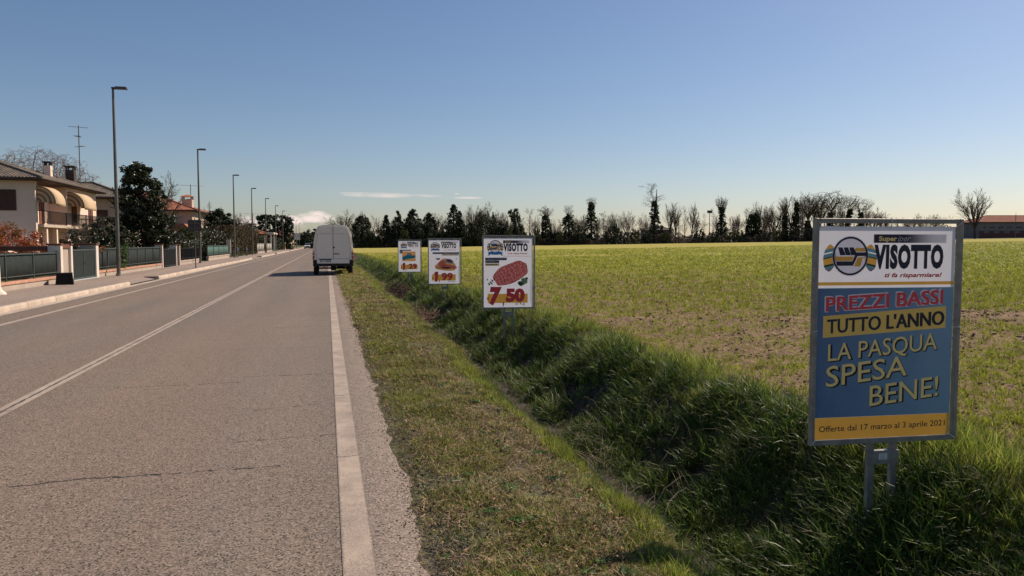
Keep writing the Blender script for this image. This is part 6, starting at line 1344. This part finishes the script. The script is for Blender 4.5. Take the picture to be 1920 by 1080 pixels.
big_leaf_tree('evergreen_tree', 'round dark evergreen between the second and third street lamps', 414, 90, 393, 1.8, 16000, 160, .5, .24, ivy, low=.0)
# clipped dark tree block
def block(H):
    def f(r):
        x = r.uniform(-1, 1); z = r.uniform(0, 1); y = r.uniform(-1, 1); w = 4.0 * (1 - .0 * z); 
        if r.uniform() < .5: y = -1 if r.uniform() < .8 else 1
        top = H * (.985 - .10 * max(0, x - .3) ** 1.5 - .05 * max(0, -x - .7)); return np.array([x * w, y * 2.5, z * top])
    return f
big_leaf_tree('evergreen_block', 'big square block of clipped black-green trees beyond the palm', 518, 178, 404, 4, 20000, 420, .55, .36, ivy, fn=block, trunk_r=.3)
# brown hedge
def hedge(label, x0, x1, y0, y1, h, n, m, name='hedge', size=.14, base=.1):
    r = np.random.default_rng(int(y0)); t = thing(name, label, 'hedge', ((x0 + x1) / 2, (y0 + y1) / 2, base)); u = r.uniform(-.5, .5, (n, 3)); f = r.integers(0, 3, n); u[f == 0, 0] = .5 * np.sign(u[f == 0, 0]); u[f == 1, 2] = .5; u[f == 2, 1] = .5 * np.sign(u[f == 2, 1])
    C = np.stack([u[:, 0] * (x1 - x0), u[:, 1] * (y1 - y0), 0 * u[:, 0]], 1); hh = h * (.86 + .25 * vnoise(C[:, 0] + 50, C[:, 1] + 50, .5, 7)); C[:, 2] = (u[:, 2] + .5) * hh; C += r.normal(0, .09, C.shape); C[:, 2] = np.maximum(C[:, 2], .02)
    link('foliage', leaf_cloud('foliage', C, size, r), m, t); b = MB()
    for k in range(max(2, int((y1 - y0) / 2))): yy = (k + .5) / max(2, int((y1 - y0) / 2)) - .5; b.tube([(0, yy * (y1 - y0), -.1), (0, yy * (y1 - y0), h * .8)], .05, 5)
    b.build('stems', bark, t); return t
hedge('tall dark hedge behind the low blue-green fence', -12, -10.1, yx(388, -10.5), yx(432, -10.5), 2.6, 9000, mag)
hedge('tall brown-green hedge between the third and fifth street lamps', -12.5, -9.9, yx(434, -10), yx(484, -10), 3.1, 14000, hedge_b, size=.2)
hedge('low dark hedge in front of the red-roofed house, behind the black railing', -12, -10.2, yx(338, -10.5), yx(380, -10.5), 1.7, 6000, mag)
hedge('dark hedge beyond the white porch', -14, -10.2, yx(512, -10.5), yx(534, -10.5), 2.4, 6000, ivy, size=.3)
# ivy clump on the fence
ci = thing('ivy_clump', 'green ivy clump spilling over the long screened fence, right of the nearest street lamp', 'ivy', (-9.66, yx(233, -9.66), .4)); r = np.random.default_rng(5)
C = clumped(r, 1500, lambda r: np.array([r.uniform(-.25, .12), r.normal(0, .28), r.uniform(.0, 1.15)]), 60, .13); link('foliage', leaf_cloud('foliage', C, .075, r), ivyg, ci); b = MB(); b.tube([(0, 0, -.3), (.02, .05, .5), (0, -.05, 1.0)], .02, 5); b.build('stem', bark, ci)
ci = thing('creeper', 'reddish creeper over the top of the broad gate pillar side of the long fence', 'creeper', (-9.75, yx(197, -9.7), 1.25)); C = clumped(r, 500, lambda r: np.array([r.uniform(-.3, .1), r.normal(0, .8), r.uniform(.0, .18)]), 30, .1); link('foliage', leaf_cloud('foliage', C, .07, r), photinia, ci); b = MB(); b.tube([(0, -.8, .02), (0, .8, .05)], .02, 5); b.build('stem', bark, ci)
# palm
xp, yp_ = at(472, 150); pal = thing('palm_tree', 'palm with a shaggy dark head beyond the brown hedge', 'tree', (xp, yp_, .1)); H = hz(424, 150) - .1; b = MB(); b.tube([(0, 0, 0), (0, 0, H)], [.35, .28], 8); b.build('trunk', bark, pal); V = []; Q = []
for k in range(46):
    a = r.uniform(0, 2 * pi); e = r.uniform(-.9, 1.2); L = 1.9; pr = None
    for j in range(6):
        t_ = j / 5; q_ = np.array([cos(a) * L * t_ * cos(e * (1 - .6 * t_)), sin(a) * L * t_ * cos(e * (1 - .6 * t_)), H + L * (math.sin(e) * t_ - .75 * t_ * t_)]); wd = .30 * math.sin(pi * min(.95, t_ * .9 + .1)); s_ = np.array([-sin(a), cos(a), 0]) * wd
        V += [q_ - s_, q_ + s_]; 
        if j: c = len(V); Q.append((c - 4, c - 3, c - 1, c - 2))
link('crown', np_mesh('crown', V, quads=Q), palmm, pal)
# trees round the far end of the road
for (px, Z, top, rx, lb) in ((588, 420, 430, 8.0, 'large dark rounded tree at the far end of the road, left of the van'), (572, 380, 438, 4.5, 'smaller dark tree at the far end of the road beside the pavement'), (604, 430, 434, 9, 'dark roadside tree hidden partly behind the van roof')):
    big_leaf_tree('roadside_tree', lb, px, Z, top, rx, 3600, 70, 1.3, .8, ivy, low=0, trunk_r=.4)
# twiggy brown pruning heap and brown reeds on the bank
def twig_heap(x, y, L, n, label, m, h=.35):
    r = np.random.default_rng(int(x * 100)); t = thing('brush_pile', label, 'brush', (x, y, tz(x, y))); S_ = []
    for _ in range(n):
        p = np.array([r.normal(0, L * .35), r.normal(0, L * .6), r.uniform(0, h)]); d = r.normal(0, 1, 3); d[2] = abs(d[2]) * .5; d /= np.linalg.norm(d); e = p + d * r.uniform(.2, .6); e[2] = max(e[2], .02); S_.append((*p, *e, .009, .005))
    link('twigs', tubes_mesh('twigs', S_, 3), m, t)
xq, yq = at(744, 31); twig_heap(xq, yq, 1.0, 420, 'dark brown heap of twigs on the verge left of the farthest advert sign', mk('dark_twigs', (.07, .035, .028), (.05, .03, .024), 3, .9), .45)
xq, yq = at(785, 22); twig_heap(xq + .1, yq, 1.0, 260, 'pale brown dead brush below the sign priced 1,99', mk('tan_twigs', (.24, .15, .11), (.16, .10, .07), 3, .9), .25)
